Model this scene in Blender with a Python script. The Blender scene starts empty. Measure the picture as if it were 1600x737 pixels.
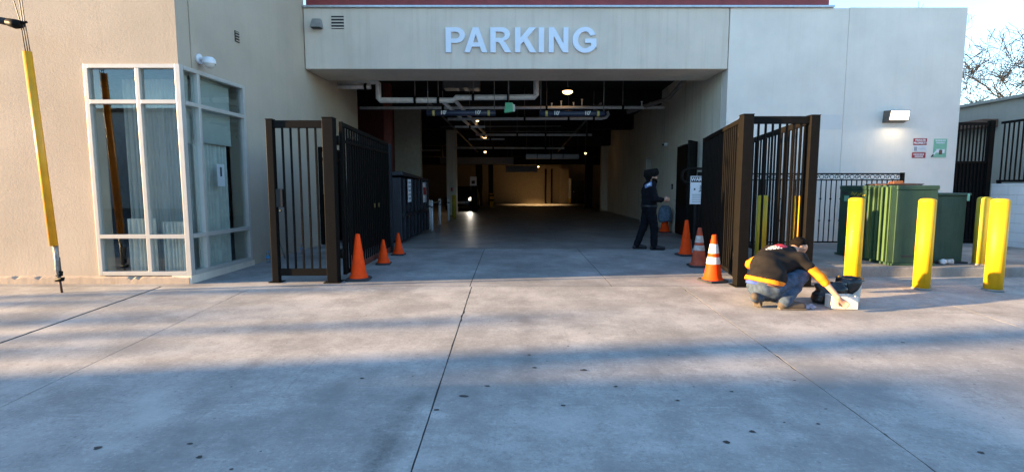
import bpy, bmesh, math, random
import numpy as np
from mathutils import Vector, Matrix, noise as mnoise
from mathutils.bvhtree import BVHTree

# ------------------------------------------------------------------ camera, sky, sun, exposure
scene = bpy.context.scene
COL = scene.collection
R = math.radians
cam_data = bpy.data.cameras.new('camera')
cam = bpy.data.objects.new('camera', cam_data)
COL.objects.link(cam)
cam.location = (0, 0, 1.43)
cam.rotation_euler = (R(90 - 5.4964), 0, 0)
cam_data.sensor_width = 36
cam_data.lens = 36 * 795 / 1600
cam_data.clip_start = .05
cam_data.clip_end = 3000
scene.camera = cam

SUN_AZ = R(7.4)      # direction the light travels, measured from +X towards +Y
SUN_EL = R(10.0)
world = bpy.data.worlds.new('World')
scene.world = world
world.use_nodes = True
wn = world.node_tree
bg = wn.nodes['Background']
sky = wn.nodes.new('ShaderNodeTexSky')
sky.sky_type = 'NISHITA'
sky.sun_disc = False
sky.sun_elevation = SUN_EL
sky.sun_rotation = math.atan2(-math.cos(SUN_AZ), -math.sin(SUN_AZ))
sky.air_density = 1.0
sky.dust_density = 0.0
sky.ozone_density = 2.5
wn.links.new(sky.outputs[0], bg.inputs['Color'])
bg.inputs['Strength'].default_value = 0.13
sun_data = bpy.data.lights.new('sun', 'SUN')
sun_data.energy = 5.0
sun_data.angle = R(.75)
sun_data.color = (1.0, .67, .34)
sun = bpy.data.objects.new('sun', sun_data)
COL.objects.link(sun)
sun.rotation_euler = Vector((math.cos(SUN_EL) * math.cos(SUN_AZ), math.cos(SUN_EL) * math.sin(SUN_AZ),
                             -math.sin(SUN_EL))).to_track_quat('-Z', 'Y').to_euler()
scene.view_settings.view_transform = 'Standard'
scene.view_settings.look = 'None'
scene.view_settings.gamma = 1
scene.view_settings.use_curve_mapping = False
scene.view_settings.exposure = 2.28
scene.render.engine = 'CYCLES'
scene.cycles.use_denoising = True
scene.cycles.max_bounces = 8
scene.cycles.transparent_max_bounces = 12
scene.cycles.sample_clamp_indirect = 6

rng = random.Random(7)

# ------------------------------------------------------------------ helpers
class MB:
    """collects shapes, build() links them as ONE mesh object"""
    def __init__(s):
        s.v = []; s.f = []; s.smooth = []
    def add(s, vs, fs, smooth=False):
        o = len(s.v)
        s.v += [tuple(p) for p in vs]
        s.f += [tuple(i + o for i in f) for f in fs]
        s.smooth += [smooth] * len(fs)
        return s
    def box(s, x0, x1, y0, y1, z0, z1):
        vs = [(x0,y0,z0),(x1,y0,z0),(x1,y1,z0),(x0,y1,z0),(x0,y0,z1),(x1,y0,z1),(x1,y1,z1),(x0,y1,z1)]
        return s.hexa(vs)
    def hexa(s, vs):
        return s.add(vs, [(0,3,2,1),(4,5,6,7),(0,1,5,4),(1,2,6,5),(2,3,7,6),(3,0,4,7)])
    def wallbox(s, p, q, z0, z1, t, side=1):
        """wall piece from p to q (xy), thickness t to the left (side=1) or right"""
        p = Vector(p[:2]); q = Vector(q[:2]); d = (q - p).normalized()
        n = Vector((-d.y, d.x)) * t * side
        a = [p, q, q + n, p + n]
        if side < 0: a = [p, p + n, q + n, q]
        return s.hexa([(k.x, k.y, z0) for k in a] + [(k.x, k.y, z1) for k in a])
    def bar(s, a, b, w, h=None, up=(0, 0, 1)):
        """square bar from a to b"""
        a = Vector(a); b = Vector(b); d = (b - a).normalized(); h = h or w
        u = Vector(up)
        if abs(d.dot(u)) > .98: u = Vector((0, 1, 0))
        x = d.cross(u).normalized() * w / 2; y = x.cross(d).normalized() * h / 2
        vs = [a-x-y, a+x-y, a+x+y, a-x+y, b-x-y, b+x-y, b+x+y, b-x+y]
        return s.add(vs, [(0,3,2,1),(4,5,6,7),(0,1,5,4),(1,2,6,5),(2,3,7,6),(3,0,4,7)])
    def tube(s, pts, r, n=10, cap=True, smooth=True):
        pts = [Vector(p) for p in pts]
        rr = r if isinstance(r, (list, tuple)) else [r] * len(pts)
        vs = []; fs = []
        prev = None
        for i, p in enumerate(pts):
            d = (pts[min(i+1, len(pts)-1)] - pts[max(i-1, 0)]).normalized()
            if prev is None:
                u = Vector((0, 0, 1)) if abs(d.z) < .9 else Vector((1, 0, 0))
                x = d.cross(u).normalized()
            else:
                x = (prev - d * prev.dot(d)).normalized()
            prev = x
            y = d.cross(x)
            for k in range(n):
                a = 2 * math.pi * k / n
                vs.append(p + (x * math.cos(a) + y * math.sin(a)) * rr[i])
        for i in range(len(pts) - 1):
            for k in range(n):
                k2 = (k + 1) % n
                fs.append((i*n+k, i*n+k2, (i+1)*n+k2, (i+1)*n+k))
        s.add(vs, fs, smooth)
        if cap:
            o = len(s.v) - len(vs)
            s.f.append(tuple(o + k for k in reversed(range(n)))); s.smooth.append(False)
            s.f.append(tuple(o + (len(pts)-1)*n + k for k in range(n))); s.smooth.append(False)
        return s
    def lathe(s, prof, n=24, c=(0, 0, 0), smooth=True):
        vs = []; fs = []
        for r_, z in prof:
            for k in range(n):
                a = 2 * math.pi * k / n
                vs.append((c[0] + r_ * math.cos(a), c[1] + r_ * math.sin(a), c[2] + z))
        for i in range(len(prof) - 1):
            for k in range(n):
                k2 = (k + 1) % n
                fs.append((i*n+k, i*n+k2, (i+1)*n+k2, (i+1)*n+k))
        return s.add(vs, fs, smooth)
    def build(s, name, mat=None, parent=None, bevel=0, loc=None):
        me = bpy.data.meshes.new(name)
        me.from_pydata([tuple(p) for p in s.v], [], s.f)
        me.polygons.foreach_set('use_smooth', s.smooth)
        me.update()
        o = bpy.data.objects.new(name, me)
        COL.objects.link(o)
        if mat: me.materials.append(mat)
        if parent: o.parent = parent
        if loc: o.location = loc
        if bevel:
            b = o.modifiers.new('bevel', 'BEVEL'); b.width = bevel; b.segments = 2; b.limit_method = 'ANGLE'
            b.angle_limit = R(40); b.harden_normals = False
        return o

def tag(o, label=None, cat=None, group=None, kind=None):
    if label: o['label'] = label
    if cat: o['category'] = cat
    if group: o['group'] = group
    if kind: o['kind'] = kind
    return o

def thing(name, label, cat, loc=(0, 0, 0), rz=0, group=None):
    o = bpy.data.objects.new(name, None)
    COL.objects.link(o)
    o.location = loc; o.rotation_euler = (0, 0, rz); o.empty_display_size = .2
    return tag(o, label, cat, group)

def copy_tree(o, parent=None):
    c = o.copy(); COL.objects.link(c)
    if parent is not None: c.parent = parent
    for ch in list(o.children): copy_tree(ch, c)
    return c

# ------------------------------------------------------------------ materials
def new_mat(name):
    m = bpy.data.materials.new(name); m.use_nodes = True
    nt = m.node_tree
    return m, nt, nt.nodes['Principled BSDF']

def N(nt, typ, **kw):
    n = nt.nodes.new(typ)
    for k, v in kw.items():
        if k in n.inputs: n.inputs[k].default_value = v
        else: setattr(n, k, v)
    return n

def ramp(nt, fac, stops):
    r = nt.nodes.new('ShaderNodeValToRGB')
    el = r.color_ramp.elements
    while len(el) < len(stops): el.new(.5)
    for e, (p, c) in zip(el, stops):
        e.position = p; e.color = c if len(c) == 4 else (*c, 1)
    nt.links.new(fac, r.inputs[0])
    return r.outputs[0]

def mixc(nt, fac, a, b, mode='MIX'):
    m = nt.nodes.new('ShaderNodeMix'); m.data_type = 'RGBA'; m.blend_type = mode
    for sock, val in ((m.inputs[0], fac), (m.inputs[6], a), (m.inputs[7], b)):
        if hasattr(val, 'is_output'): nt.links.new(val, sock)
        elif isinstance(val, (int, float)): sock.default_value = val
        else: sock.default_value = (*val, 1) if len(val) == 3 else val
    return m.outputs[2]

def pos(nt, scale=(1, 1, 1), rot=(0, 0, 0), obj=False):
    if obj:
        t = nt.nodes.new('ShaderNodeTexCoord'); out = t.outputs['Object']
    else:
        t = nt.nodes.new('ShaderNodeNewGeometry'); out = t.outputs['Position']
    m = nt.nodes.new('ShaderNodeMapping')
    m.inputs['Scale'].default_value = scale; m.inputs['Rotation'].default_value = rot
    nt.links.new(out, m.inputs[0])
    return m.outputs[0]

def noise(nt, vec, scale, detail=4, rough=.55):
    n = nt.nodes.new('ShaderNodeTexNoise')
    n.inputs['Scale'].default_value = scale; n.inputs['Detail'].default_value = detail; n.inputs['Roughness'].default_value = rough
    nt.links.new(vec, n.inputs['Vector'])
    return n.outputs['Fac']

def bump(nt, bsdf, height, strength, dist=.01):
    b = nt.nodes.new('ShaderNodeBump')
    b.inputs['Strength'].default_value = strength; b.inputs['Distance'].default_value = dist
    nt.links.new(height, b.inputs['Height'])
    nt.links.new(b.outputs[0], bsdf.inputs['Normal'])

def plain(name, col, rough=.5, metal=0, spec=.5, var=.12, scale=9, bmp=0):
    m, nt, b = new_mat(name)
    p = pos(nt)
    f = noise(nt, p, scale, 5)
    c0 = tuple(max(0, c * (1 - var)) for c in col); c1 = tuple(min(1, c * (1 + var)) for c in col)
    nt.links.new(ramp(nt, f, [(.3, c0), (.7, c1)]), b.inputs['Base Color'])
    b.inputs['Roughness'].default_value = rough
    b.inputs['Metallic'].default_value = metal
    b.inputs['Specular IOR Level'].default_value = spec
    if bmp: bump(nt, b, noise(nt, p, 140, 3), bmp, .004)
    return m

def emit(name, col, strength):
    m, nt, b = new_mat(name)
    b.inputs['Base Color'].default_value = (*col, 1)
    b.inputs['Emission Color'].default_value = (*col, 1)
    b.inputs['Emission Strength'].default_value = strength
    return m

def stucco(name, col, stain=(.30, .25, .2), amount=.35, streak=True, grain=.5):
    m, nt, b = new_mat(name)
    p = pos(nt)
    big = noise(nt, p, .9, 5, .6)
    base = ramp(nt, big, [(.3, tuple(c * .9 for c in col)), (.7, tuple(min(1, c * 1.06) for c in col))])
    if streak:
        st = noise(nt, pos(nt, (5, 5, .22)), 1.6, 6, .65)
        fac = ramp(nt, st, [(.5, (0, 0, 0)), (.8, (amount,) * 3)])
        base = mixc(nt, fac, base, stain)
    blot = noise(nt, p, 3.2, 6, .7)
    fac2 = ramp(nt, blot, [(.56, (0, 0, 0)), (.85, (amount * .8,) * 3)])
    base = mixc(nt, fac2, base, tuple(c * .72 for c in col))
    nt.links.new(base, b.inputs['Base Color'])
    b.inputs['Roughness'].default_value = .9
    b.inputs['Specular IOR Level'].default_value = .2
    h = nt.nodes.new('ShaderNodeMath'); h.operation = 'ADD'
    nt.links.new(noise(nt, p, 190, 3, .6), h.inputs[0])
    nt.links.new(noise(nt, p, 28, 4, .6), h.inputs[1])
    bump(nt, b, h.outputs[0], grain, .006)
    return m

def concrete(name, col, dark=.6, stains=()):
    m, nt, b = new_mat(name)
    p = pos(nt)
    big = noise(nt, p, .55, 6, .62)
    base = ramp(nt, big, [(.3, tuple(c * .72 for c in col)), (.7, tuple(c * 1.12 for c in col))])
    mid = noise(nt, p, 4.5, 7, .7)
    base = mixc(nt, ramp(nt, mid, [(.42, (.0, .0, .0)), (.75, (.5, .5, .5))]), base, tuple(c * .74 for c in col))
    # broom / tyre streaks along the driving direction and across it
    st = noise(nt, pos(nt, (6, .35, 1)), 1.5, 6, .7)
    base = mixc(nt, ramp(nt, st, [(.55, (0, 0, 0)), (.8, (.38, .38, .38))]), base, tuple(c * .66 for c in col))
    st2 = noise(nt, pos(nt, (.5, 7, 1), (0, 0, R(9))), 1.4, 6, .7)
    base = mixc(nt, ramp(nt, st2, [(.55, (0, 0, 0)), (.82, (.35, .35, .35))]), base, tuple(min(1, c * 1.25) for c in col))
    patch = noise(nt, pos(nt, (1, 1.6, 1), (0, 0, R(20))), 1.7, 9, .78)
    base = mixc(nt, ramp(nt, patch, [(.38, (.9, .9, .9)), (.50, (0, 0, 0))]), base, tuple(c * .72 for c in col))
    base = mixc(nt, ramp(nt, patch, [(.54, (0, 0, 0)), (.68, (.75, .75, .75))]), base, tuple(min(1, c * 1.3) for c in col))
    scr = noise(nt, pos(nt, (2.2, 30, 1), (0, 0, R(-14))), 1.2, 5, .8)
    base = mixc(nt, ramp(nt, scr, [(.58, (0, 0, 0)), (.68, (.65, .65, .65))]), base, tuple(min(1, c * 1.35) for c in col))
    scr2 = noise(nt, pos(nt, (14, 1.1, 1), (0, 0, R(6))), 1.0, 5, .8)
    base = mixc(nt, ramp(nt, scr2, [(.58, (0, 0, 0)), (.70, (.55, .55, .55))]), base, tuple(c * .6 for c in col))
    grit = noise(nt, p, 38, 5, .75)
    base = mixc(nt, ramp(nt, grit, [(.34, (.8, .8, .8)), (.46, (0, 0, 0))]), base, tuple(c * .58 for c in col))
    base = mixc(nt, ramp(nt, grit, [(.56, (0, 0, 0)), (.68, (.7, .7, .7))]), base, tuple(min(1, c * 1.35) for c in col))
    fine = noise(nt, p, 85, 4, .7)
    base = mixc(nt, ramp(nt, fine, [(.45, (0, 0, 0)), (.8, (.45, .45, .45))]), base, tuple(c * .7 for c in col))
    cloud = noise(nt, pos(nt, (1, 1, 1), (0, 0, R(35))), 1.15, 10, .68)
    base = mixc(nt, ramp(nt, cloud, [(.36, (.75, .75, .75)), (.52, (0, 0, 0))]), base, tuple(c * .55 for c in col))
    base = mixc(nt, ramp(nt, cloud, [(.52, (0, 0, 0)), (.68, (.5, .5, .5))]), base, tuple(min(1, c * 1.3) for c in col))
    speck = noise(nt, p, 17, 3, .5)
    base = mixc(nt, ramp(nt, speck, [(.68, (0, 0, 0)), (.74, (.55, .55, .55))]), base, tuple(c * .45 for c in col))
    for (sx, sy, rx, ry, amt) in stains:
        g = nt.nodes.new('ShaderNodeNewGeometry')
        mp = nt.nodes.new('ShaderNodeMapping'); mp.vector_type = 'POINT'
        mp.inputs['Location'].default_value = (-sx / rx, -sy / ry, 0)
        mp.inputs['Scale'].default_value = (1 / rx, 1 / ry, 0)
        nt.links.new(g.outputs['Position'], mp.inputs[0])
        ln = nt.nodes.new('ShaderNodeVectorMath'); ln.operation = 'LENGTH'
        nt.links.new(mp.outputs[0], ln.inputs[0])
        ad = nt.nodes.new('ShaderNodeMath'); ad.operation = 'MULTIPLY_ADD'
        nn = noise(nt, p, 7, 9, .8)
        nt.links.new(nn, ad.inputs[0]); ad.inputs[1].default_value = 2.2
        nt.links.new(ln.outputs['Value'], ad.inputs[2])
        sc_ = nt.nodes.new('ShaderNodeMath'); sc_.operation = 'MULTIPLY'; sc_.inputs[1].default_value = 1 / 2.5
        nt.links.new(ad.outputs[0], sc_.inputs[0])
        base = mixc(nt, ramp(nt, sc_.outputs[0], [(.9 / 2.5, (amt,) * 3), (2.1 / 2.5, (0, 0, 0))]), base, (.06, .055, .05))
    nt.links.new(base, b.inputs['Base Color'])
    b.inputs['Roughness'].default_value = .82
    b.inputs['Specular IOR Level'].default_value = .3
    h = nt.nodes.new('ShaderNodeMath'); h.operation = 'ADD'
    nt.links.new(noise(nt, p, 60, 5, .7), h.inputs[0])
    nt.links.new(noise(nt, pos(nt, (3, 60, 1)), 1.5, 3, .6), h.inputs[1])
    bump(nt, b, h.outputs[0], .22, .004)
    return m

def glass(name, tint=(.88, .93, .93), refl=.055):
    m = bpy.data.materials.new(name); m.use_nodes = True
    nt = m.node_tree
    for n in list(nt.nodes):
        if n.type != 'OUTPUT_MATERIAL': nt.nodes.remove(n)
    out = [n for n in nt.nodes if n.type == 'OUTPUT_MATERIAL'][0]
    tr = N(nt, 'ShaderNodeBsdfTransparent'); tr.inputs[0].default_value = (*tint, 1)
    gl = N(nt, 'ShaderNodeBsdfGlossy'); gl.inputs['Roughness'].default_value = .015
    gl.inputs[0].default_value = (.9, .95, 1, 1)
    lw = nt.nodes.new('ShaderNodeLayerWeight'); lw.inputs['Blend'].default_value = .5
    pw = nt.nodes.new('ShaderNodeMath'); pw.operation = 'POWER'; pw.inputs[1].default_value = 4
    nt.links.new(lw.outputs['Facing'], pw.inputs[0])
    ad = nt.nodes.new('ShaderNodeMath'); ad.operation = 'MULTIPLY_ADD'; ad.use_clamp = True
    ad.inputs[1].default_value = .6; ad.inputs[2].default_value = refl
    nt.links.new(pw.outputs[0], ad.inputs[0])
    mx = nt.nodes.new('ShaderNodeMixShader')
    nt.links.new(ad.outputs[0], mx.inputs[0]); nt.links.new(tr.outputs[0], mx.inputs[1]); nt.links.new(gl.outputs[0], mx.inputs[2])
    nt.links.new(mx.outputs[0], out.inputs[0])
    return m

M = {}
M['slab'] = concrete('driveway_concrete', (.42, .40, .375), stains=[(-.80, 3.0, .16, .75, .62), (-.72, 3.75, .08, .35, .35), (-1.15, 2.75, .3, .18, .3), (2.2, 6.7, 2.4, .35, .18), (.15, 5.2, .16, 2.6, .22), (1.75, 5.0, .14, 2.4, .2), (5.4, 5.98, .9, .035, .4), (-2.3, 4.6, .13, 2.2, .18), (-3.0, 2.95, .5, .3, .2), (1.4, 5.2, 1.2, .5, .14)])  # the long thin ellipse at the right draws a narrow dark streak
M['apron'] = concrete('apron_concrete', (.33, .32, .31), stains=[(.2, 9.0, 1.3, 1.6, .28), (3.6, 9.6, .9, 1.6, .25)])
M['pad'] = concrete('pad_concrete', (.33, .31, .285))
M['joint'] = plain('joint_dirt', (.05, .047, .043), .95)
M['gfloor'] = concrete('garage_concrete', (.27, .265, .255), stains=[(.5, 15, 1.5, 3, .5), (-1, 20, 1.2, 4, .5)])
M['gfloor'].node_tree.nodes['Principled BSDF'].inputs['Roughness'].default_value = .45
M['ground'] = plain('road_ground', (.12, .115, .11), .95, scale=2, var=.25, bmp=.4)
M['stucco_l'] = stucco('stucco_beige', (.50, .42, .33), (.38, .31, .24), .26)
M['stucco_f'] = stucco('stucco_pale', (.76, .665, .56), (.46, .36, .27), .40)
M['stucco_r'] = stucco('stucco_white', (.86, .78, .69), (.58, .50, .42), .16, grain=.35)
M['stucco_in'] = stucco('stucco_inside', (.80, .74, .60), (.2, .17, .13), .4)
M['plinth'] = stucco('plinth_cracked', (.46, .37, .29), (.22, .17, .13), .6, grain=.8)
M['tan'] = plain('tan_plaster', (.34, .28, .20), .9)
M['redcol'] = plain('red_plaster', (.16, .035, .025), .8)
M['redmetal'] = plain('red_metal', (.30, .05, .05), .5, 0, .4, .15, 4)
M['flash'] = plain('galvanised_flashing', (.5, .54, .6), .35, .7)
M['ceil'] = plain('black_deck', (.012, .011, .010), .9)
M['letter'] = plain('letter_blue_white', (.80, .87, 1.0), .45, var=.02)
M['alu'] = plain('white_aluminium', (.54, .52, .48), .4, .25, var=.05)
M['glass'] = glass('window_glass')
M['black'] = plain('black_paint', (.010, .009, .008), .45, 0, .06, .12, 14)
M['blackmesh'] = plain('black_sheet', (.005, .005, .006), .6, 0, .3, .3, 6)
M['rustlock'] = plain('lock_steel', (.03, .03, .03), .4, .6)
M['yellow'] = plain('yellow_paint', (.82, .47, .01), .38, 0, .5, .1, 5)
def worn(name, col, under=(.25, .24, .22), rough=.42):
    m, nt, b = new_mat(name)
    p = pos(nt)
    f = noise(nt, p, 5, 5)
    base = ramp(nt, f, [(.3, tuple(c * .86 for c in col)), (.7, col)])
    dirt = noise(nt, pos(nt, (9, 9, 1.1)), 1.6, 7, .7)
    base = mixc(nt, ramp(nt, dirt, [(.50, (0, 0, 0)), (.78, (.55, .55, .55))]), base, tuple(c * .42 for c in col))
    chip = noise(nt, p, 26, 6, .72)
    base = mixc(nt, ramp(nt, chip, [(.655, (0, 0, 0)), (.68, (.9, .9, .9))]), base, under)
    scuff = noise(nt, pos(nt, (3, 3, 26), (0, R(12), 0)), 1.5, 6, .75)
    base = mixc(nt, ramp(nt, scuff, [(.64, (0, 0, 0)), (.70, (.5, .5, .5))]), base, tuple(c * .3 + .04 for c in col))
    nt.links.new(base, b.inputs['Base Color'])
    nt.links.new(ramp(nt, dirt, [(.3, (rough,) * 3), (.8, (.8,) * 3)]), b.inputs['Roughness'])
    b.inputs['Specular IOR Level'].default_value = .35
    bump(nt, b, chip, .15, .002)
    return m
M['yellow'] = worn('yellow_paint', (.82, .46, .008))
M['olive'] = worn('dull_shaded_yellow', (.56, .42, .03), rough=.55)  # duller yellow; shade put into the colour on shaded bollards, also sprayed marks
M['yellow2'] = plain('yellow_plastic', (.78, .34, .008), .45, 0, .5, .15, 4)
M['green'] = worn('utility_green', (.030, .075, .046), (.07, .10, .075), .45)
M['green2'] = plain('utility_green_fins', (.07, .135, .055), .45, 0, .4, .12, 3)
M['green3'] = worn('utility_green_pale', (.040, .080, .052), (.08, .11, .085), .5)
M['orange'] = plain('cone_orange', (.92, .065, .004), .6, 0, .15, .12, 9)
M['orange_old'] = plain('cone_orange_dirty', (.45, .08, .035), .65, 0, .3, .25, 9)
M['conewhite'] = plain('cone_collar', (.75, .74, .72), .45, var=.1, scale=30)
M['conewhite_old'] = plain('cone_collar_dirty', (.5, .48, .45), .6, var=.3, scale=25)
M['mark_yellow'] = plain('dull_yellow_mark', (.10, .075, .02), .6)
M['rubber'] = plain('rubber_base', (.03, .03, .032), .75)
M['galv'] = plain('galvanised_steel', (.28, .27, .25), .5, .6, var=.3, scale=30)
M['wire'] = plain('steel_wire', (.10, .09, .08), .5, .5)
M['pipe'] = plain('pale_pipe', (.78, .75, .72), .5, .1)
M['pipe_dark'] = plain('grey_pipe', (.22, .19, .17), .5, .3)
M['navybar'] = plain('navy_tube', (.02, .028, .055), .4)
M['band'] = plain('dull_yellow_band', (.42, .33, .10), .6)
M['signgreen'] = plain('sign_green', (.10, .45, .24), .5, var=.08)
M['signgreen2'] = plain('sign_pale_green', (.22, .48, .33), .5, var=.08)
M['signred'] = plain('sign_red', (.36, .03, .04), .5, var=.08)
M['white'] = plain('white_print', (.75, .76, .78), .5, var=.04)
M['offwhite'] = plain('off_white', (.62, .60, .55), .6, var=.1)
M['black_ink'] = plain('black_ink', (.02, .02, .025), .6)
M['grey_ink'] = plain('grey_ink', (.3, .32, .35), .6)
M['red_ink'] = plain('red_ink', (.55, .03, .05), .6)
M['curtain'] = plain('curtain_cloth', (.72, .69, .62), .9, var=.1)
M['blind'] = plain('roller_blind', (.52, .50, .45), .9, var=.05)
M['room'] = plain('dim_room', (.32, .32, .30), .95)
M['dump'] = plain('dumpster_paint', (.016, .018, .024), .5, .2, .5, .3, 3)
M['carpaint'] = plain('car_paint', (.01, .01, .012), .2)
M['tyre'] = plain('tyre', (.015, .015, .015), .8)
M['duct'] = plain('duct_metal', (.35, .35, .34), .4, .7)
M['bark'] = plain('bare_bark', (.018, .016, .016), .95, var=.3)
M['beigebldg'] = stucco('far_stucco', (.42, .39, .33), (.25, .22, .18), .3)
M['blockwall'] = stucco('white_block_wall', (.78, .78, .77), (.4, .38, .35), .25)
M['brown'] = plain('brown_fascia', (.16, .085, .055), .7)
M['lampwarm'] = emit('lamp_warm', (1, .58, .24), 2.0)
M['lampwhite'] = emit('lamp_white', (1, .88, .70), 2.2)
M['skin'] = plain('skin', (.50, .27, .18), .55, var=.08)
M['hair'] = plain('dark_hair', (.008, .006, .005), .95, 0, .08, .4, 60)
M['shirt'] = plain('black_shirt', (.013, .011, .010), .85, 0, .2, .3, 12)
M['hivis'] = plain('orange_shirt', (.85, .22, .01), .75, 0, .2, .12, 14)
M['jeans'] = plain('blue_jeans', (.055, .08, .12), .9, 0, .2, .4, 16, .5)
M['boot'] = plain('tan_boot', (.07, .055, .042), .8, var=.25, scale=25)
M['sole'] = plain('boot_sole', (.15, .12, .09), .85)
M['belt'] = plain('brown_belt', (.10, .045, .025), .6)
M['bluebrief'] = plain('blue_cloth', (.05, .10, .38), .8)
M['navy'] = plain('navy_uniform', (.0045, .005, .008), .85, 0, .2, .3, 14)
M['blackcloth'] = plain('black_turban', (.004, .004, .0045), .9, 0, .2, .3, 20)
M['shoe'] = plain('black_shoe', (.009, .009, .010), .45)
M['patchblue'] = plain('patch_blue', (.16, .25, .5), .7)
M['bag'] = plain('black_plastic_bag', (.012, .011, .011), .28, 0, .6)
M['bucket'] = plain('white_bucket', (.62, .62, .60), .45)
M['carton'] = plain('white_carton', (.80, .74, .66), .7, var=.05)
M['denim_wrap'] = plain('pale_blue_cloth', (.13, .19, .26), .9, 0, .2, .3, 16)
M['bottle'] = glass('bottle_plastic', (.75, .82, .88), .1)
M['bottlecap'] = plain('blue_cap', (.05, .3, .6), .4)
M['cup'] = plain('paper_cup', (.65, .55, .5), .6, var=.3, scale=40)
M['gum'] = plain('gum_spot', (.045, .042, .040), .8, var=.3)

# ------------------------------------------------------------------ ground
def gz(y):
    if y < -1.3: return -.396
    if y < 7.5: return -.045 * (7.5 - y)
    if y < 11.4: return .015 * (y - 7.5)
    return .06

mb = MB()
ys = [-700, -1.3, 7.5, 11.4, 700]
for i in range(4):
    a, b = ys[i], ys[i+1]
    mb.add([(-700, a, gz(a) - .05), (700, a, gz(a) - .05), (700, b, gz(b) - .05), (-700, b, gz(b) - .05)], [(0, 1, 2, 3)])
tag(mb.build('ground', M['ground']), kind='structure')

def slab_mesh(x0, x1, y0, y1, t=.12, ny=1, dz=0):
    m = MB()
    z = lambda y: gz(y) + dz
    brk = [y0] + [b for b in (7.5,) if y0 < b < y1] + [y1]
    for a, b in zip(brk[:-1], brk[1:]):
        m.hexa([(x0, a, z(a)-t), (x1, a, z(a)-t), (x1, b, z(b)-t), (x0, b, z(b)-t), (x0, a, z(a)), (x1, a, z(a)), (x1, b, z(b)), (x0, b, z(b))])
    return m

# bedding sheet in the joints, the slabs lie in it as separate pieces
mb = MB()
for a, b in ((-1.3, 7.5), (7.5, 11.4)):
    mb.add([(-30, a, gz(a) - .005), (30, a, gz(a) - .005), (30, b, gz(b) - .005), (-30, b, gz(b) - .005)], [(0, 1, 2, 3)])
driveway = tag(mb.build('driveway', M['joint']), kind='structure')
xs = [-30, -21, -15, -12, -9, -6.28, -5.1, -3.752, -.585, 2.46, 5.55, 8.65, 12, 18, 30]
gap = {-5.1: .020, -.585: .006, 2.46: .005, -3.752: .005}
from random import Random as Random_
edge_rng = Random_(17)
def edge_line(x, g_):
    ys_ = [-1.3 + (7.292 + 1.3) * k / 150 for k in range(151)]
    out = []; dr = 0
    for y in ys_:
        dr = dr * .7 + edge_rng.uniform(-.0013, .0013)
        chip = edge_rng.uniform(.004, .014) if edge_rng.random() < .035 else 0
        out.append((x + g_ + dr, y, chip))
    return out
for i in range(len(xs) - 1):
    la = edge_line(xs[i], gap.get(xs[i], .004)); lb = edge_line(xs[i+1], -gap.get(xs[i+1], .004))
    m = MB(); n_ = len(la); vs = []
    for k in range(n_):
        y = la[k][1]
        xa = la[k][0] + la[k][2]; xb = lb[k][0] - lb[k][2]
        vs += [(xa, y, gz(y) - .1), (xa, y, gz(y)), (xb, y, gz(y)), (xb, y, gz(y) - .1)]
    fs = [(0, 1, 2, 3), tuple(4 * (n_ - 1) + q_ for q_ in (3, 2, 1, 0))]
    for k in range(n_ - 1):
        a_ = 4 * k; b_ = a_ + 4
        fs += [(a_ + 1, a_ + 2, b_ + 2, b_ + 1)[::1], (a_, a_ + 1, b_ + 1, b_)[::-1], (a_ + 2, a_ + 3, b_ + 3, b_ + 2)[::-1]]
    m.add(vs, fs)
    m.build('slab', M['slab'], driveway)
for x0, x1 in ((-14, -.62), (-.608, 1.45), (1.462, 4.52)):
    m = MB()
    for a, b in ((7.306, 7.5), (7.5, 11.31)):
        m.hexa([(x0, a, gz(a)-.12), (x1, a, gz(a)-.12), (x1, b, gz(b)-.12), (x0, b, gz(b)-.12), (x0, a, gz(a)), (x1, a, gz(a)), (x1, b, gz(b)), (x0, b, gz(b))])
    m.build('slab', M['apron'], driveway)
m = MB()
for a, b in ((7.306, 7.5), (7.5, 11.31)):
    m.hexa([(4.532, a, gz(a)-.12), (30, a, gz(a)-.12), (30, b, gz(b)-.12), (4.532, b, gz(b)-.12), (4.532, a, gz(a)), (30, a, gz(a)), (30, b, gz(b)), (4.532, b, gz(b))])
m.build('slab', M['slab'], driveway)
slab_mesh(-4.4, 4.7, 11.33, 11.40, .1).build('drain_strip', M['galv'], driveway)
# raised pad with kerb on the right
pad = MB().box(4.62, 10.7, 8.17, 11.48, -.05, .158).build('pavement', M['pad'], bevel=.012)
tag(pad, kind='structure')
m = MB()
for k in range(3):
    x0 = 4.6 + k * 2.04
    MB().box(x0, x0 + 2.03, 8.0, 8.16, -.06, .162).build('kerb', M['pad'], pad, bevel=.022)
# garage floor
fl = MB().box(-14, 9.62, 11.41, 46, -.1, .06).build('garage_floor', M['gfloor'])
tag(fl, kind='structure')
# gum spots, too small and many to count one by one
m = MB()
from random import Random
rg = Random(3)
spots = [(.62,4.27,.045),(.16,4.62,.03),(-.37,3.77,.05),(.83,3.94,.028),(1.6,3.25,.035),(1.38,3.12,.035),(-.55,3.55,.03),(.38,3.62,.025),(1.72,3.85,.025),(2.1,3.35,.02),(-2.6,3.05,.04),(-2.05,3.1,.03),(-1.9,2.95,.035),(-1.25,4.1,.03),(.55,4.85,.02),(3.9,4.95,.03),(2.9,3.0,.03),(.2,4.32,.03),(-.2,3.95,.035),(1.25,3.7,.025)]
for k in range(46):
    spots.append((rg.uniform(-4.5, 5), rg.uniform(2.7, 6.8), rg.uniform(.006, .018)))
for (x, y, r_) in spots:
    n = 9
    vs = []
    for k in range(n):
        a = 2 * math.pi * k / n; rr = r_ * .62 * rg.uniform(.6, 1.2)
        yy = y + rr * math.sin(a) * .75
        vs.append((x + rr * 1.2 * math.cos(a), yy, gz(yy) + .0035))
    m.add(vs, [tuple(range(n))])
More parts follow.
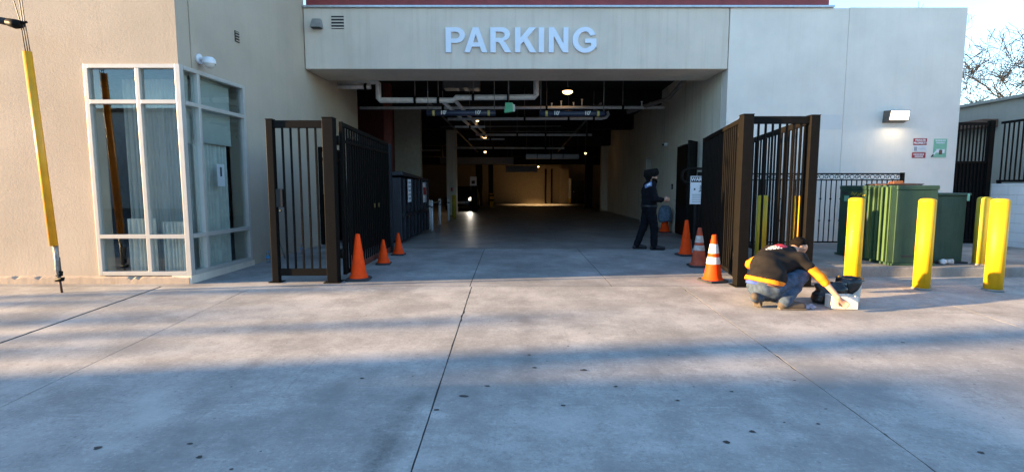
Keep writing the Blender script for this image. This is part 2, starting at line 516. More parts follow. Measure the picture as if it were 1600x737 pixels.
tag(m.build('gum_spots', M['gum']), 'dark gum and oil spots dotted over the driveway slabs', 'stains', kind='stuff')

# ------------------------------------------------------------------ office building on the left
SD = Vector((.057, 1)).normalized()          # direction of the side wall, going into the picture
C0 = Vector((-4.79, 7.5))                    # its front corner
def side(y, off=0):
    """point on the side wall at depth y, off = metres out of the wall face (+ towards the driveway)"""
    t = (y - C0.y) / SD.y
    p = C0 + SD * t + Vector((SD.y, -SD.x)) * off
    return (p.x, p.y)
off_b = thing('office_building', 'beige stucco office building at left with sunlit front and aluminium corner window', 'building', (-6, 7.5, 0))
def P0(o, parent):      # parent keeping the world-space coordinates the mesh was built in
    o.parent = parent
    o.matrix_parent_inverse = Matrix.Translation(parent.location).inverted() if parent.rotation_euler.z == 0 else parent.matrix_basis.inverted()
    return o
WZ0, WZ1 = .12, 3.18
WX0 = -6.14
SY1 = 9.1
m = MB()
T = .3
m.box(-30, WX0, 7.5, 7.8, .0, 9)                          # front, left of the window
m.box(WX0, -4.79, 7.5, 7.8, WZ1, 9)                       # above the window
m.wallbox(side(7.801), side(SY1), WZ1, 9, T, 1)           # side, above the window
m.wallbox(side(SY1), side(11.55), .0, 9, T, 1)            # side, behind it
m.wallbox(side(11.55), side(14.7), .0, 4.6, T, 1)
wall = P0(m.build('wall', M['stucco_l']), off_b)
# cracked plinth strip under wall and window
m = MB()
seg = 46
x = -14.0
vs = []; fs = []
rp = Random(5)
m.box(-30, -14, 7.455, 7.5, -.05, .095)
rowa = []
nse = 160
for k in range(nse + 1):
    x_ = -14 + (14 - 4.79) * k / nse
    d0 = .045 + rp.uniform(-.0008, .0008); h0_ = .10 + rp.uniform(-.004, .004) - (.03 if rp.random() < .06 else 0)
    rowa.append([(x_, 7.5 - d0 - .006, -.05), (x_, 7.5 - d0, h0_ - .012), (x_, 7.5 - d0 + .02, h0_), (x_, 7.52, .118)])
vs = [p_ for row in rowa for p_ in row]
fs = [(4*k + q_, 4*k + 4 + q_, 4*k + 5 + q_, 4*k + 1 + q_) for k in range(nse) for q_ in range(3)]
fs.append((4*nse, 4*nse + 3, 4*nse + 2, 4*nse + 1))
m.add(vs, fs)
P0(m.build('plinth', M['plinth']), off_b)
m = MB()
m.wallbox(side(7.46, .035), side(9.14, .035), -.05, .118, .3, 1)
P0(m.build('plinth', M['stucco_f']), off_b)
m = MB()
m.box(-30, -4.9, 14.4, 14.7, 0, 4.6)
m.box(-9.0, -8.9, 7.8, 14.4, 0, 4.6)
m.box(-9, -4.9, 7.82, 14.4, .02, .06)
m.box(-9, -4.9, 7.82, 14.4, 3.6, 3.7)
P0(m.build('room', M['room']), off_b)
# roof slab so no sky light falls in
P0(MB().box(-30, -4.85, 7.85, 14.7, 8.4, 8.6).build('roof', M['stucco_l']), off_b)
P0(MB().box(-30, -29.7, 7.801, 46, 0, 8.39).build('end_wall', M['stucco_l']), off_b)
P0(MB().box(-29.7, -14.3, 14.71, 46, 4.6, 4.9).build('roof', M['stucco_l']), off_b)

# corner window: frame pieces and panes
win = bpy.data.objects.new('corner_window', None); COL.objects.link(win); P0(win, off_b)
win.location = (0, 0, 0)
def W(o):
    o.parent = win; o.matrix_parent_inverse = (Matrix.Translation(off_b.location) @ win.matrix_parent_inverse).inverted() if False else Matrix.Identity(4)
    return o
win.matrix_parent_inverse = Matrix.Translation(off_b.location).inverted()
FR = .058
mulx = -5.375
zt1, zt2 = 2.65, .70
yF = 7.475
def fbar(x0, x1, z0, z1):
    return W(MB().box(x0, x1, yF, yF + .09, z0, z1).build('mullion', M['alu'], None, bevel=.004))
fbar(WX0, WX0 + FR, WZ0, WZ1)
fbar(mulx - FR/2, mulx + FR/2, WZ0 + FR, WZ1 - FR)
fbar(-4.79 - FR * .75, -4.79 + .03, WZ0, WZ1)
fbar(WX0 + FR, -4.79 - FR * .75, WZ1 - FR, WZ1)
fbar(WX0 + FR, -4.79 - FR * .75, WZ0, WZ0 + FR)
for z in (zt1, zt2):
    fbar(WX0 + FR, mulx - FR/2, z - FR/2, z + FR/2)
    fbar(mulx + FR/2, -4.79 - FR * .75, z - FR/2, z + FR/2)
for (x0, x1) in ((WX0 + FR, mulx - FR/2), (mulx + FR/2, -4.79 - FR*.75)):
    for (z0, z1) in ((WZ0 + FR, zt2 - FR/2), (zt2 + FR/2, zt1 - FR/2), (zt1 + FR/2, WZ1 - FR)):
        W(MB().box(x0, x1, yF + .05, yF + .056, z0, z1).build('pane', M['glass']))
def sbar(y0, y1, z0, z1):
    m = MB(); m.wallbox(side(y0, .028), side(y1, .028), z0, z1, .09, 1)
    return W(m.build('mullion', M['alu'], None, bevel=.004))
symul = 7.885
y00 = 7.575
sbar(SY1 - FR, SY1, WZ0, WZ1)
sbar(symul - FR/2, symul + FR/2, WZ0 + FR, WZ1 - FR)
sbar(y00, SY1 - FR, WZ1 - FR, WZ1)
sbar(y00, SY1 - FR, WZ0, WZ0 + FR)
for z in (zt1, zt2):
    sbar(y00, symul - FR/2, z - FR/2, z + FR/2)
    sbar(symul + FR/2, SY1 - FR, z - FR/2, z + FR/2)
for (a, b) in ((y00, symul - FR/2), (symul + FR/2, SY1 - FR)):
    for (z0, z1) in ((WZ0 + FR, zt2 - FR/2), (zt2 + FR/2, zt1 - FR/2), (zt1 + FR/2, WZ1 - FR)):
        m = MB(); m.wallbox(side(a, -.028), side(b, -.028), z0, z1, .006, 1)
        W(m.build('pane', M['glass']))
# blinds and curtains inside
def curtain(label, fn, a, b, z0, z1, folds, amp, mat, name='curtain', cat='curtain'):
    m = MB(); n = folds * 8
    lo = []; hi = []
    for k in range(n + 1):
        t = a + (b - a) * k / n
        w = amp * math.sin(k / 8 * 2 * math.pi + 1.3 * math.sin(k * .23))
        p = fn(t, w); lo.append((*p, z0)); hi.append((*p, z1))
    for k in range(n + 1):
        t = a + (b - a) * k / n
        w = amp * math.sin(k / 8 * 2 * math.pi + 1.3 * math.sin(k * .23)) - .006
        p = fn(t, w); lo.append((*p, z0)); hi.append((*p, z1))
    q = n + 1
    vs = lo + hi; L = len(lo); fs = []
    for base, flip in ((0, 1), (q, 0)):
        for k in range(n):
            f = (base + k, base + k + 1, L + base + k + 1, L + base + k)
            fs.append(f if flip else f[::-1])
    fs += [(0, L, L + q, q), (n, q + n, L + q + n, L + n)]
    m.add(vs, fs, True)
    return tag(m.build(name, mat), label, cat)
sf = lambda t, w: side(t, -.20 + w)
ff = lambda t, w: (t, 7.74 - w)
curtain('pale pleated curtain below the blind in the side of the corner window', sf, 8.0, 8.86, .14, 2.16, 9, .035, M['curtain'])
curtain('narrow pale curtain strip beside the corner post in the side window', sf, 7.78, 7.87, .14, 2.1, 2, .02, M['curtain'])
curtain('pale pleated curtain behind the left front panes of the corner window', ff, -5.85, -5.45, .14, .95, 6, .03, M['curtain'])
curtain('dim grey sheer hanging behind the whole front of the corner window', lambda t, w: (t, 8.15 - w), -6.1, -5.05, .1, 3.1, 16, .02, M['blind'])
curtain('pale pleated curtain behind the right front panes of the corner window', ff, -5.32, -4.98, .14, .9, 6, .03, M['curtain'])
for nm, a, b, z0, lab in (('a', 7.94, 8.87, 2.13, 'beige roller blind half lowered in the wide side pane of the corner window'), ('b', 7.66, 7.86, 2.1, 'narrow beige roller blind in the side pane by the corner post')):
    m = MB(); m.wallbox(side(a, -.13), side(b, -.13), z0, 3.1, .012, 1)
    p, q = side(a, -.13), side(b, -.13)
    t = thing('roller_blind', lab, 'blind', (p[0], p[1], 3.1))
    P0(m.build('blind_sheet', M['blind']), t)
    P0(MB().tube([(*p, 3.12), (*q, 3.12)], .028).build('roller', M['alu']), t)
    P0(MB().bar((*p, z0), (*q, z0), .02).build('bottom_bar', M['alu']), t)
# notice taped inside the side window
m = MB(); m.wallbox(side(8.30, -.03), side(8.49, -.03), 1.44, 1.80, .003, 1)
nt_ = thing('window_notice', 'small white notice taped inside the side pane of the corner window', 'notice', (*side(8.4, -.03), 1.44))
P0(m.build('paper', M['white']), nt_)
m = MB(); m.wallbox(side(8.375, -.0285), side(8.42, -.0285), 1.6, 1.75, .001, 1)
P0(m.build('print', M['black_ink']), nt_)
# dome camera
cp = side(7.95, .0)
dc = thing('security_camera', 'white round dome camera on bracket above the corner window', 'camera', (cp[0], cp[1], 3.3))
P0(MB().tube([side(7.95, 0) + (3.36,), side(7.95, .03) + (3.36,)], .075, 18).build('mount_plate', M['white']), dc)
P0(MB().tube([side(7.95, .03) + (3.36,), side(7.95, .12) + (3.37,), side(7.95, .16) + (3.35,)], .025, 10).build('arm', M['white']), dc)
q = side(7.95, .17)
prof = [(.0, .09), (.05, .085), (.085, .05), (.092, 0), (.09, -.015)]
P0(MB().lathe(prof, 24, (q[0], q[1], 3.30)).build('housing', M['white']), dc)
prof = [(.078, -.012)] + [(.078 * math.cos(a), -.012 - .07 * math.sin(a)) for a in (.3, .7, 1.1, 1.4, 1.57)]
P0(MB().lathe(prof, 24, (q[0], q[1], 3.30)).build('dome', M['offwhite']), dc)
# little louvre on the side wall
lv = thing('wall_vent', 'small dark louvre vent high on the shaded side wall', 'vent', (*side(8.97), 3.9))
m = MB(); m.wallbox(side(8.92, .012), side(9.04, .012), 3.89, 4.07, .02, 1); P0(m.build('frame', M['black_ink']), lv)
for k in range(4):
    m = MB(); m.wallbox(side(8.925, .03), side(9.035, .03), 3.90 + k * .045, 3.915 + k * .045, .016, 1)
    P0(m.build('slat', M['stucco_l']), lv)

# ------------------------------------------------------------------ parking garage
gar = thing('parking_garage', 'pale stucco parking garage with wide dark entrance and red metal parapet', 'building', (0, 11.5, 0))
def GP(o): return P0(o, gar)
GX0, GX1 = -4.545, 4.74
GP(MB().box(GX0, GX1, 11.5, 12.75, 4.01, 5.30).build('lintel', M['stucco_f'], bevel=.012))
GP(MB().box(GX1 + .018, 7.35, 11.498, 11.8, .05, 5.30).build('wall_panel', M['stucco_r'], bevel=.006))
GP(MB().box(7.358, 9.93, 11.5, 11.8, .05, 5.315).build('wall_panel', M['stucco_r'], bevel=.006))
m = MB()
m.box(9.63, 9.93, 11.801, 46, .05, 5.2)
GP(m.build('side_wall', M['stucco_r']))
GP(MB().box(GX0 - .0, 7.0, 11.44, 11.9, 5.302, 5.345).build('flashing', M['flash'], bevel=.006))
ro = Random(2)
for k in range(5):      # red metal siding boards of the parapet
    z = 5.347 + k * .165
    GP(MB().box(GX0 + .02, 6.96, 11.60, 11.66 + .012 * (k % 2), z, z + .16).build('siding_board', M['redmetal'], bevel=.008))
GP(MB().box(GX0 + .02, 6.95, 11.665, 30, 5.35, 6.1).build('roof_block', M['redmetal']))
# right inner wall in pieces around two doorways
def rw(y): return 4.74 + .039 * (y - 11.5)
m = MB()
def rwbox(m, y0, y1, z0, z1, t=.25, off=0):
    a, b = (rw(y0) + off, y0), (rw(y1) + off, y1)
    m.wallbox(a, b, z0, z1, t, -1)
rwbox(m, 11.81, 13.35, .05, 4.6)
rwbox(m, 13.35, 15.1, 2.62, 4.6)
rwbox(m, 15.1, 18.4, .05, 4.6)
rwbox(m, 18.4, 19.3, 2.45, 4.6)
rwbox(m, 19.3, 20.2, .05, 4.6)
GP(m.build('inner_wall', M['stucco_in']))
m = MB()
rwbox(m, 15.06, 15.14, .05, 2.66, .27, -.015)
GP(m.build('door_jamb', M['offwhite']))
m = MB()
rwbox(m, 19.22, 19.32, .05, 2.5, .3, -.02)
GP(m.build('door_jamb', M['offwhite']))
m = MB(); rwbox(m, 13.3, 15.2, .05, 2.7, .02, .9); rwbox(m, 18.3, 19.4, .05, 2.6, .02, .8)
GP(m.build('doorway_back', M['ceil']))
GP(MB().box(5.06, 6.4, 29.0, 29.4, .05, 4.6).build('pier', M['stucco_in']))
GP(MB().box(5.4, 5.7, 20.2, 28.9, .05, 4.6).build('inner_wall', M['stucco_in']))
# outer shell, ceiling deck, back wall
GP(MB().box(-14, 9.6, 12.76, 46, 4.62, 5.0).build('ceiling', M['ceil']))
GP(MB().box(-14, 9.6, 42.2, 42.5, .05, 4.6).build('back_wall', M['tan']))
GP(MB().box(-14.3, -14, 14.7, 46, .05, 4.6).build('side_wall', M['stucco_in']))
GP(MB().box(GX1 + .3, 9.6, 11.81, 11.9, .05, 4.6).build('lining', M['ceil']))
for k, (y, h) in enumerate(((17.2, .45), (23.0, .6), (28.2, .9), (33.5, 1.2), (38.5, 1.5))):
    GP(MB().box(-13.9, 9.5, y, y + .45, 4.6 - h, 4.615).build('beam', M['ceil']))
# columns
def column(x0, x1, y0, y1, z1=4.6, mat='stucco_in'):
    return GP(MB().box(x0, x1, y0, y1, .055, z1).build('column', M[mat], bevel=.02))
column(-3.2, -2.72, 25.0, 25.5)
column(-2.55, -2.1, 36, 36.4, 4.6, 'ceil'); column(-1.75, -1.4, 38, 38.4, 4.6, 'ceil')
column(4.75, 5.2, 33, 33.4, 4.6, 'ceil')
column(-3.98, -3.75, 16.0, 16.3, 4.6, 'redcol')
GP(MB().box(-4.1, -3.2, 18.0, 18.3, .055, 4.6).build('pier', M['tan']))
GP(MB().box(-14, -4.1, 18.05, 18.25, .055, 4.6).build('inner_wall', M['redcol']))
GP(MB().box(3.9, 4.6, 41.6, 42.19, .055, 2.9).build('pier', M['tan']))

# letters of the sign
def poly_letter(name, splines, mat, parent, depth=.05, loc=(0, 0, 0), rot=(R(90), 0, 0)):
    cu = bpy.data.curves.new(name, 'CURVE'); cu.dimensions = '2D'; cu.fill_mode = 'BOTH'
    cu.extrude = depth / 2; cu.bevel_depth = 0
    for pts in splines:
        sp = cu.splines.new('POLY'); sp.points.add(len(pts) - 1)
        for q_, p_ in zip(sp.points, pts): q_.co = (p_[0], p_[1], 0, 1)
        sp.use_cyclic_u = True
    tmp = bpy.data.objects.new(name, cu); COL.objects.link(tmp)
    dg = bpy.context.evaluated_depsgraph_get()
    me = bpy.data.meshes.new_from_object(tmp.evaluated_get(dg))
    bpy.data.objects.remove(tmp)
    me.materials.clear(); me.materials.append(mat)
    o = bpy.data.objects.new(name, me); COL.objects.link(o)
    o.location = loc; o.rotation_euler = rot
    if parent is not None:
        o.parent = parent; o.matrix_parent_inverse = Matrix.Translation(parent.location).inverted()
    return o
def arc(cx, cy, rx, ry, a0, a1, n=14):
    return [(cx + rx * math.cos(R(a0 + (a1 - a0) * k / n)), cy + ry * math.sin(R(a0 + (a1 - a0) * k / n))) for k in range(n + 1)]
S = 1 / 232.0     # traced letter heights are 232 units
def L(pts): return [(x * S, y * S) for x, y in pts]
glyph = {
 'P': (97, [L([(0,0),(50,0),(50,88),(98,88)] + arc(98,160,80,72,-90,90) + [(0,232)]), L([(50,128)] + [(95,128)] + arc(95,160,34,32,-90,90) + [(50,192)])]),
 'A': (268, [L([(0,0),(52,0),(70,53),(146,53),(164,0),(214,0),(134,232),(81,232)]), L([(84,92),(132,92),(108,168)])]),
 'R': (510, [L([(0,0),(50,0),(50,97),(68,97),(84,88),(137,0),(195,0),(140,90),(122,106)] + arc(105,169,76,63,-55,90) + [(0,232)]), L([(50,134)] + [(100,134)] + arc(100,163,32,29,-90,90) + [(50,192)])]),
 'K': (738, [L([(0,0),(50,0),(50,70),(80,102),(138,0),(198,0),(114,138),(195,232),(130,232),(50,136),(50,232),(0,232)])]),
 'I': (957, [L([(0,0),(50,0),(50,232),(0,232)])]),
 'N': (1050, [L([(0,0),(46,0),(46,152),(132,0),(181,0),(181,232),(135,232),(135,84),(48,232),(0,232)])]),
 'G': (1270, [L([(116,88),(116,127),(221,127),(221,32)] + arc(118,116,118,120,-32,-90,10) + arc(118,116,118,120,-90,-270,24) + arc(118,116,101,120,90,24,8)[1:] + [(162,154)] + arc(118,116,52,79,38,90,6) + arc(118,116,66,79,90,270,20) + arc(118,116,60,79,-90,-45,5) + [(171,56),(171,88)])]),
}
sign = thing('parking_sign', 'raised pale blue block letters PARKING above the garage entrance', 'sign', (.2, 11.49, 4.36))
zc = 4.352; H_ = .528
for ch, (u0, sp) in glyph.items():
    x0 = -1.447 + (u0 - 97) / (1490 - 97) * (1.84 + 1.447)
    kx = (1.84 + 1.447) / (1490 - 97) / S / H_
    o = poly_letter('letter', [[(a * H_ * kx, b * H_) for a, b in s_] for s_ in sp], M['letter'], sign, .045, (x0, 11.47, zc))
    o['label'] = 'letter ' + ch

def text_mesh(name, txt, size, mat, parent, loc, rot=(R(90), 0, 0), bold=0, extr=.0015, align='CENTER', sx=1):
    cu = bpy.data.curves.new(name, 'FONT'); cu.body = txt; cu.size = size; cu.align_x = align; cu.align_y = 'CENTER'
    cu.extrude = extr; cu.offset = bold
    tmp = bpy.data.objects.new(name, cu); COL.objects.link(tmp)
    dg = bpy.context.evaluated_depsgraph_get()
    me = bpy.data.meshes.new_from_object(tmp.evaluated_get(dg))
    bpy.data.objects.remove(tmp)
    me.materials.clear(); me.materials.append(mat)
    o = bpy.data.objects.new(name, me); COL.objects.link(o)
    o.location = loc; o.rotation_euler = rot; o.scale = (sx, 1, 1)
    if parent is not None:
        o.parent = parent; o.matrix_parent_inverse = parent.matrix_basis.inverted()
    return o

# fittings on the facade
lt = thing('flood_light', 'grey wedge flood light beside the louvre at the garage corner', 'light', (-4.25, 11.5, 4.9))
m = MB(); m.hexa([(-4.36,11.33,4.86),(-4.12,11.33,4.86),(-4.12,11.497,4.86),(-4.36,11.497,4.86),(-4.33,11.40,5.05),(-4.15,11.40,5.05),(-4.15,11.497,5.05),(-4.33,11.497,5.05)])
P0(m.build('housing', M['duct'], bevel=.008), lt)
P0(MB().box(-4.34, -4.14, 11.345, 11.48, 4.850, 4.858).build('lens', M['black_ink']), lt)
lv = thing('louvre_vent', 'square louvre vent with dark slots left of the PARKING letters', 'vent', (-3.8, 11.5, 4.87))
P0(MB().box(-3.94, -3.67, 11.488, 11.499, 4.86, 5.13).build('frame', M['black_ink']), lv)
for k in range(4):
    P0(MB().box(-3.945, -3.665, 11.478, 11.488, 4.872 + .066 * k, 4.897 + .066 * k).build('slat', M['stucco_f']), lv)
wl = thing('wall_lamp', 'lit bronze wall pack lamp on the white wall above the signs', 'lamp', (8.47, 11.5, 2.9))
m = MB(); m.hexa([(8.22,11.33,2.88),(8.70,11.33,2.88),(8.70,11.497,2.84),(8.22,11.497,2.84),(8.24,11.30,3.09),(8.68,11.30,3.09),(8.68,11.497,3.11),(8.24,11.497,3.11)])
P0(m.build('housing', plain('bronze_housing', (.14, .11, .09), .5), bevel=.012), wl)
m = MB(); m.hexa([(8.265,11.315,2.895),(8.67,11.315,2.895),(8.66,11.34,2.885),(8.27,11.34,2.885),(8.275,11.285,3.07),(8.66,11.285,3.07),(8.65,11.31,3.08),(8.28,11.31,3.08)])
P0(m.build('lens', M['lampwhite'], bevel=.01), wl)
ld = bpy.data.lights.new('wall_lamp_light', 'AREA'); ld.energy = 1.2; ld.color = (1, .85, .6); ld.size = .35; ld.size_y = .12; ld.shape = 'RECTANGLE'
lo = bpy.data.objects.new('wall_lamp_light', ld); COL.objects.link(lo); lo.location = (8.47, 11.27, 2.86); lo.rotation_euler = (R(-25), 0, 0)
P0(lo, wl)
# signs on the white wall
def plate(name, label, cat, x0, x1, z0, z1, mat, y=11.488):
    t = thing(name, label, cat, ((x0 + x1) / 2, 11.5, z0))
    P0(MB().box(x0, x1, y, 11.4985, z0, z1).build('plate', mat, bevel=.003), t)
    return t
s1 = plate('wall_sign', 'red private property sign, upper of the two red signs on the white wall', 'sign', 8.95, 9.25, 2.36, 2.505, M['signred'])
text_mesh('lettering', 'PRIVATE', .062, M['white'], s1, (9.1, 11.4865, 2.462), bold=.002)
text_mesh('lettering', 'PROPERTY', .062, M['white'], s1, (9.1, 11.4865, 2.40), bold=.002)
s2 = plate('wall_sign', 'white sign between the two red signs on the white wall', 'sign', 8.95, 9.25, 2.215, 2.345, M['white'])
P0(MB().box(8.97, 9.04, 11.4855, 11.4875, 2.23, 2.32).build('print', M['grey_ink']), s2)
for k in range(3): P0(MB().box(9.06, 9.23, 11.4855, 11.4875, 2.24 + k * .032, 2.249 + k * .032).build('print', M['grey_ink']), s2)
s3 = plate('wall_sign', 'red sign with two pale text lines, lower of the two red signs', 'sign', 8.94, 9.24, 2.075, 2.195, M['signred'])
for z, xa, xb in ((2.15, 8.97, 9.21), (2.105, 9.0, 9.19)):
    n = 7
    for k in range(n):
        w_ = (xb - xa) / n
        P0(MB().box(xa + k * w_, xa + k * w_ + w_ * .72, 11.4855, 11.4875, z - .012, z + .016).build('print', M['white']), s3)
s4 = plate('wall_sign', 'pale green sign with white picture at the right of the red signs', 'sign', 9.41, 9.70, 2.085, 2.495, M['signgreen2'])
for z, xa, xb in ((2.455, 9.44, 9.67), (2.405, 9.46, 9.65)):
    for k in range(6):
        w_ = (xb - xa) / 6
        P0(MB().box(xa + k * w_, xa + k * w_ + w_ * .75, 11.4855, 11.4875, z - .014, z + .016).build('print', M['white']), s4)
P0(MB().box(9.47, 9.55, 11.4855, 11.4875, 2.19, 2.27).build('print', M['white']), s4)
P0(MB().box(9.59, 9.655, 11.4855, 11.4875, 2.18, 2.265).build('print', M['white']), s4)
P0(MB().box(9.53, 9.60, 11.483, 11.4855, 2.15, 2.25).build('print', M['brown']), s4)
m = MB(); m.bar((9.37, 11.484, 2.10), (9.47, 11.484, 2.22), .035, .004, up=(0, 1, 0)); P0(m.build('print', M['white']), s4)
m = MB(); m.bar((9.365, 11.482, 2.095), (9.41, 11.482, 2.15), .03, .004, up=(0, 1, 0)); P0(m.build('print', M['black_ink']), s4)
# faded rectangle of old paint
pt = MB().box(6.87, 7.33, 11.492, 11.4975, 2.70, 3.02).build('paint_patch', stucco('old_paint', (.77, .725, .68), (.62, .5, .46), .3))
tag(pt, 'faint rectangular patch of old paint on the white wall', 'paint patch')

# ------------------------------------------------------------------ bare things inside the garage
def pipe(label, pts, r, mat='pipe_dark', clamps=(), cat='pipe', n=8):
    t = thing('ceiling_pipe', label, cat, pts[0])
    P0(MB().tube(pts, r, n).build('tube', M[mat]), t)
    for c_ in clamps:
        c_ = Vector(c_)
        P0(MB().tube([c_ + Vector((-.03, 0, 0)), c_ + Vector((.03, 0, 0))], r * 1.45, 8).build('clamp', M['black']), t)
        P0(MB().tube([c_, (c_.x, c_.y, 4.63)], .012, 6).build('hanger', M['pipe_dark']), t)
    return t
pipe('white jogged sprinkler pipe running across just inside the garage entrance',
     [(-4.5,13.4,4.12),(-3.49,13.4,4.12),(-3.44,13.4,4.07),(-3.44,13.4,3.70),(-3.40,13.4,3.65),(-1.52,13.4,3.65),(-1.45,13.4,3.72),(.58,13.4,3.73),(.625,13.4,3.78),(.625,13.4,4.63)],
     .072, 'pipe', [(-2.5,13.4,3.65),(-1.9,13.4,3.65),(-1.0,13.4,3.725),(-.1,13.4,3.73)], n=12)
pipe('short white pipe under the jogged pipe at the left wall', [(-4.5,13.35,3.98),(-3.62,13.35,3.98)], .062, 'pipe', [(-3.75,13.35,3.98)])
pipe('left of the two pale pipes receding diagonally under the ceiling', [(-1.78,13.5,3.62),(-1.28,22,3.55)], .05, 'pipe')
pipe('right of the two pale pipes receding diagonally under the ceiling', [(-1.48,13.5,3.66),(-1.08,22,3.6)], .05, 'pipe')
pipe('long grey pipe across the garage behind the hanging clearance bars', [(-4.4,15,3.70),(4.4,15,3.715)], .045, 'pipe', [(-2,15,3.7),(1,15,3.7),(3.2,15,3.71)])
pipe('grey pipe with hooked right end below the clearance bars', [(-2.05,16.5,3.58),(2.85,16.5,3.60),(3.0,16.5,3.63),(3.07,16.5,3.72),(3.03,16.5,3.82)], .05, 'pipe', [(.4,16.5,3.59),(1.8,16.5,3.6),(2.6,16.5,3.6)])
pipe('thin conduit across the garage below the hooked pipe', [(-2.5,17.9,3.5),(1.7,17.9,3.52)], .02, 'pipe_dark')
pipe('warm lit pipe deeper in the garage above the lamps', [(-1.4,20,3.44),(3.1,20,3.43)], .045, 'pipe', [(.2,20,3.44),(1.3,20,3.44),(2.9,20,3.43)])
pipe('faint brown conduit just above the warm lit pipe', [(-1.2,20.5,3.62),(2.6,20.5,3.60)], .03, 'pipe_dark')
pipe('farthest cross pipe by the pale column', [(-2.7,24.6,3.29),(2.5,24.6,3.27)], .05, 'pipe', [(-.9,24.6,3.28),(1.6,24.6,3.27)])
pipe('dark pipe along the ceiling over the right inner wall', [(3.4,15.3,3.62),(4.4,14.6,3.9),(4.5,13.6,4.2)], .06, 'pipe_dark')
pipe('thin grey conduit left of the pale column', [(-6.5,23.8,3.1),(-3.3,23.8,3.12)], .04, 'pipe_dark')
pipe('short pale pipe stub under the diagonal pipes', [(-1.9,17.2,3.42),(-.9,17.2,3.42)], .035, 'pipe', [(-1.4,17.2,3.42)])
pipe('pale pipe above the lamps where the diagonal pipes end', [(-1.8,21.4,3.4),(-.3,21.4,3.4)], .04, 'pipe', [(-.9,21.4,3.4)])
pipe('grey sprinkler line running back along the right side', [(2.6,15.2,3.85),(2.7,30,3.5)], .04, 'pipe_dark')
pipe('grey sprinkler line running back along the left side', [(-2.4,15.2,3.85),(-2.0,30,3.45)], .035, 'pipe_dark')
pipe('vertical grey downpipe on the left of the back wall', [(2.75,41.9,.1),(2.75,41.9,2.9)], .07, 'black')
pipe('vertical grey downpipe on the right of the back wall', [(3.25,41.9,.1),(3.25,41.9,2.9)], .07, 'black')
for lab_, xa_, xb_, ya_, z0_, z1_ in (('wide dull duct hanging left of the silver boxes', -4.2, .1, 30, 2.75, 3.15), ('short dull duct below the silver boxes', -.4, 1.6, 32, 2.35, 2.75), ('bulky dark air unit under the ceiling near the entrance', -1.9, -.9, 14.4, 4.15, 4.5)):
    t = thing('air_duct', lab_, 'duct', (xa_, ya_, z0_))
    P0(MB().box(xa_, xb_, ya_, ya_ + .5, z0_, z1_).build('casing', M['pipe_dark'], bevel=.015), t)
    for xx in (xa_ + .1, xb_ - .1): P0(MB().tube([(xx, ya_ + .25, z1_), (xx, ya_ + .25, 4.63)], .012, 6).build('hanger', M['pipe_dark']), t)
for k, (x, z, ln) in enumerate(((1.15, 3.78, .08), (1.42, 3.80, .16), (1.78, 3.79, .10), (2.02, 3.82, .22), (3.75, 3.80, .14), (4.0, 3.79, .10))):
    t = thing('sprinkler_head', f'{["first","second","third","fourth","fifth","sixth"][k]} from the left of the small upright sprinkler heads above the grey cross pipe', 'sprinkler', (x, 15, z - .1), 0, 'sprinkler heads on the cross pipe')
    P0(MB().tube([(x, 15, 3.75), (x, 15, z + ln * .5)], .018, 6).build('riser', M['pipe']), t)
    P0(MB().tube([(x, 15, z + ln * .5), (x, 15, z + ln * .5 + .02)], .03, 8).build('head', M['pipe']), t)
# clearance bars
for lab, xa, xb, z in (('left of the two blue hanging clearance bars with yellow bands', -2.12, -.41, 3.255), ('right of the two blue hanging clearance bars with yellow bands', .685, 2.31, 3.24)):
    t = thing('clearance_bar', lab, 'clearance bar', (xa, 12.9, z), 0, 'hanging clearance bars')
    P0(MB().tube([(xa, 12.9, z), (xb, 12.9, z)], .07, 16).build('tube', M['navybar']), t)
    for xx in (xa + .17, xb - .17):
        P0(MB().tube([(xx - .03, 12.9, z), (xx + .03, 12.9, z)], .0735, 16).build('band', M['band']), t)
    for xx in (xa + .42, xb - .44):
        text_mesh('lettering', "10'", .13, M['offwhite'], t, (xx, 12.823, z), bold=.004)
    for xx in (xa + .03, xb - .03):
        P0(MB().tube([(xx, 12.9, z + .07), (xx, 12.9, 4.63)], .01, 6).build('hanger', M['pipe_dark']), t)
t = thing('exit_sign', 'small green sign hanging from a rod over the entrance lane', 'sign', (-.08, 13.0, 3.27))
m = MB(); m.hexa([(-.20,12.98,3.275),(.03,12.98,3.31),(.05,13.10,3.31),(-.18,13.10,3.275),(-.17,12.98,3.53),(.01,12.98,3.53),(.03,13.10,3.53),(-.15,13.10,3.53)])
P0(m.build('face', M['signgreen'], bevel=.01), t)
P0(MB().hexa([(.012,12.985,3.30),(.075,13.0,3.32),(.075,13.08,3.32),(.055,13.09,3.31),(.012,12.985,3.5),(.075,13.0,3.47),(.075,13.08,3.47),(.05,13.09,3.5)]).build('side', M['offwhite']), t)
P0(MB().tube([(-.08,13.03,3.53),(-.08,13.03,4.63)], .012, 6).build('rod', M['pipe_dark']), t)

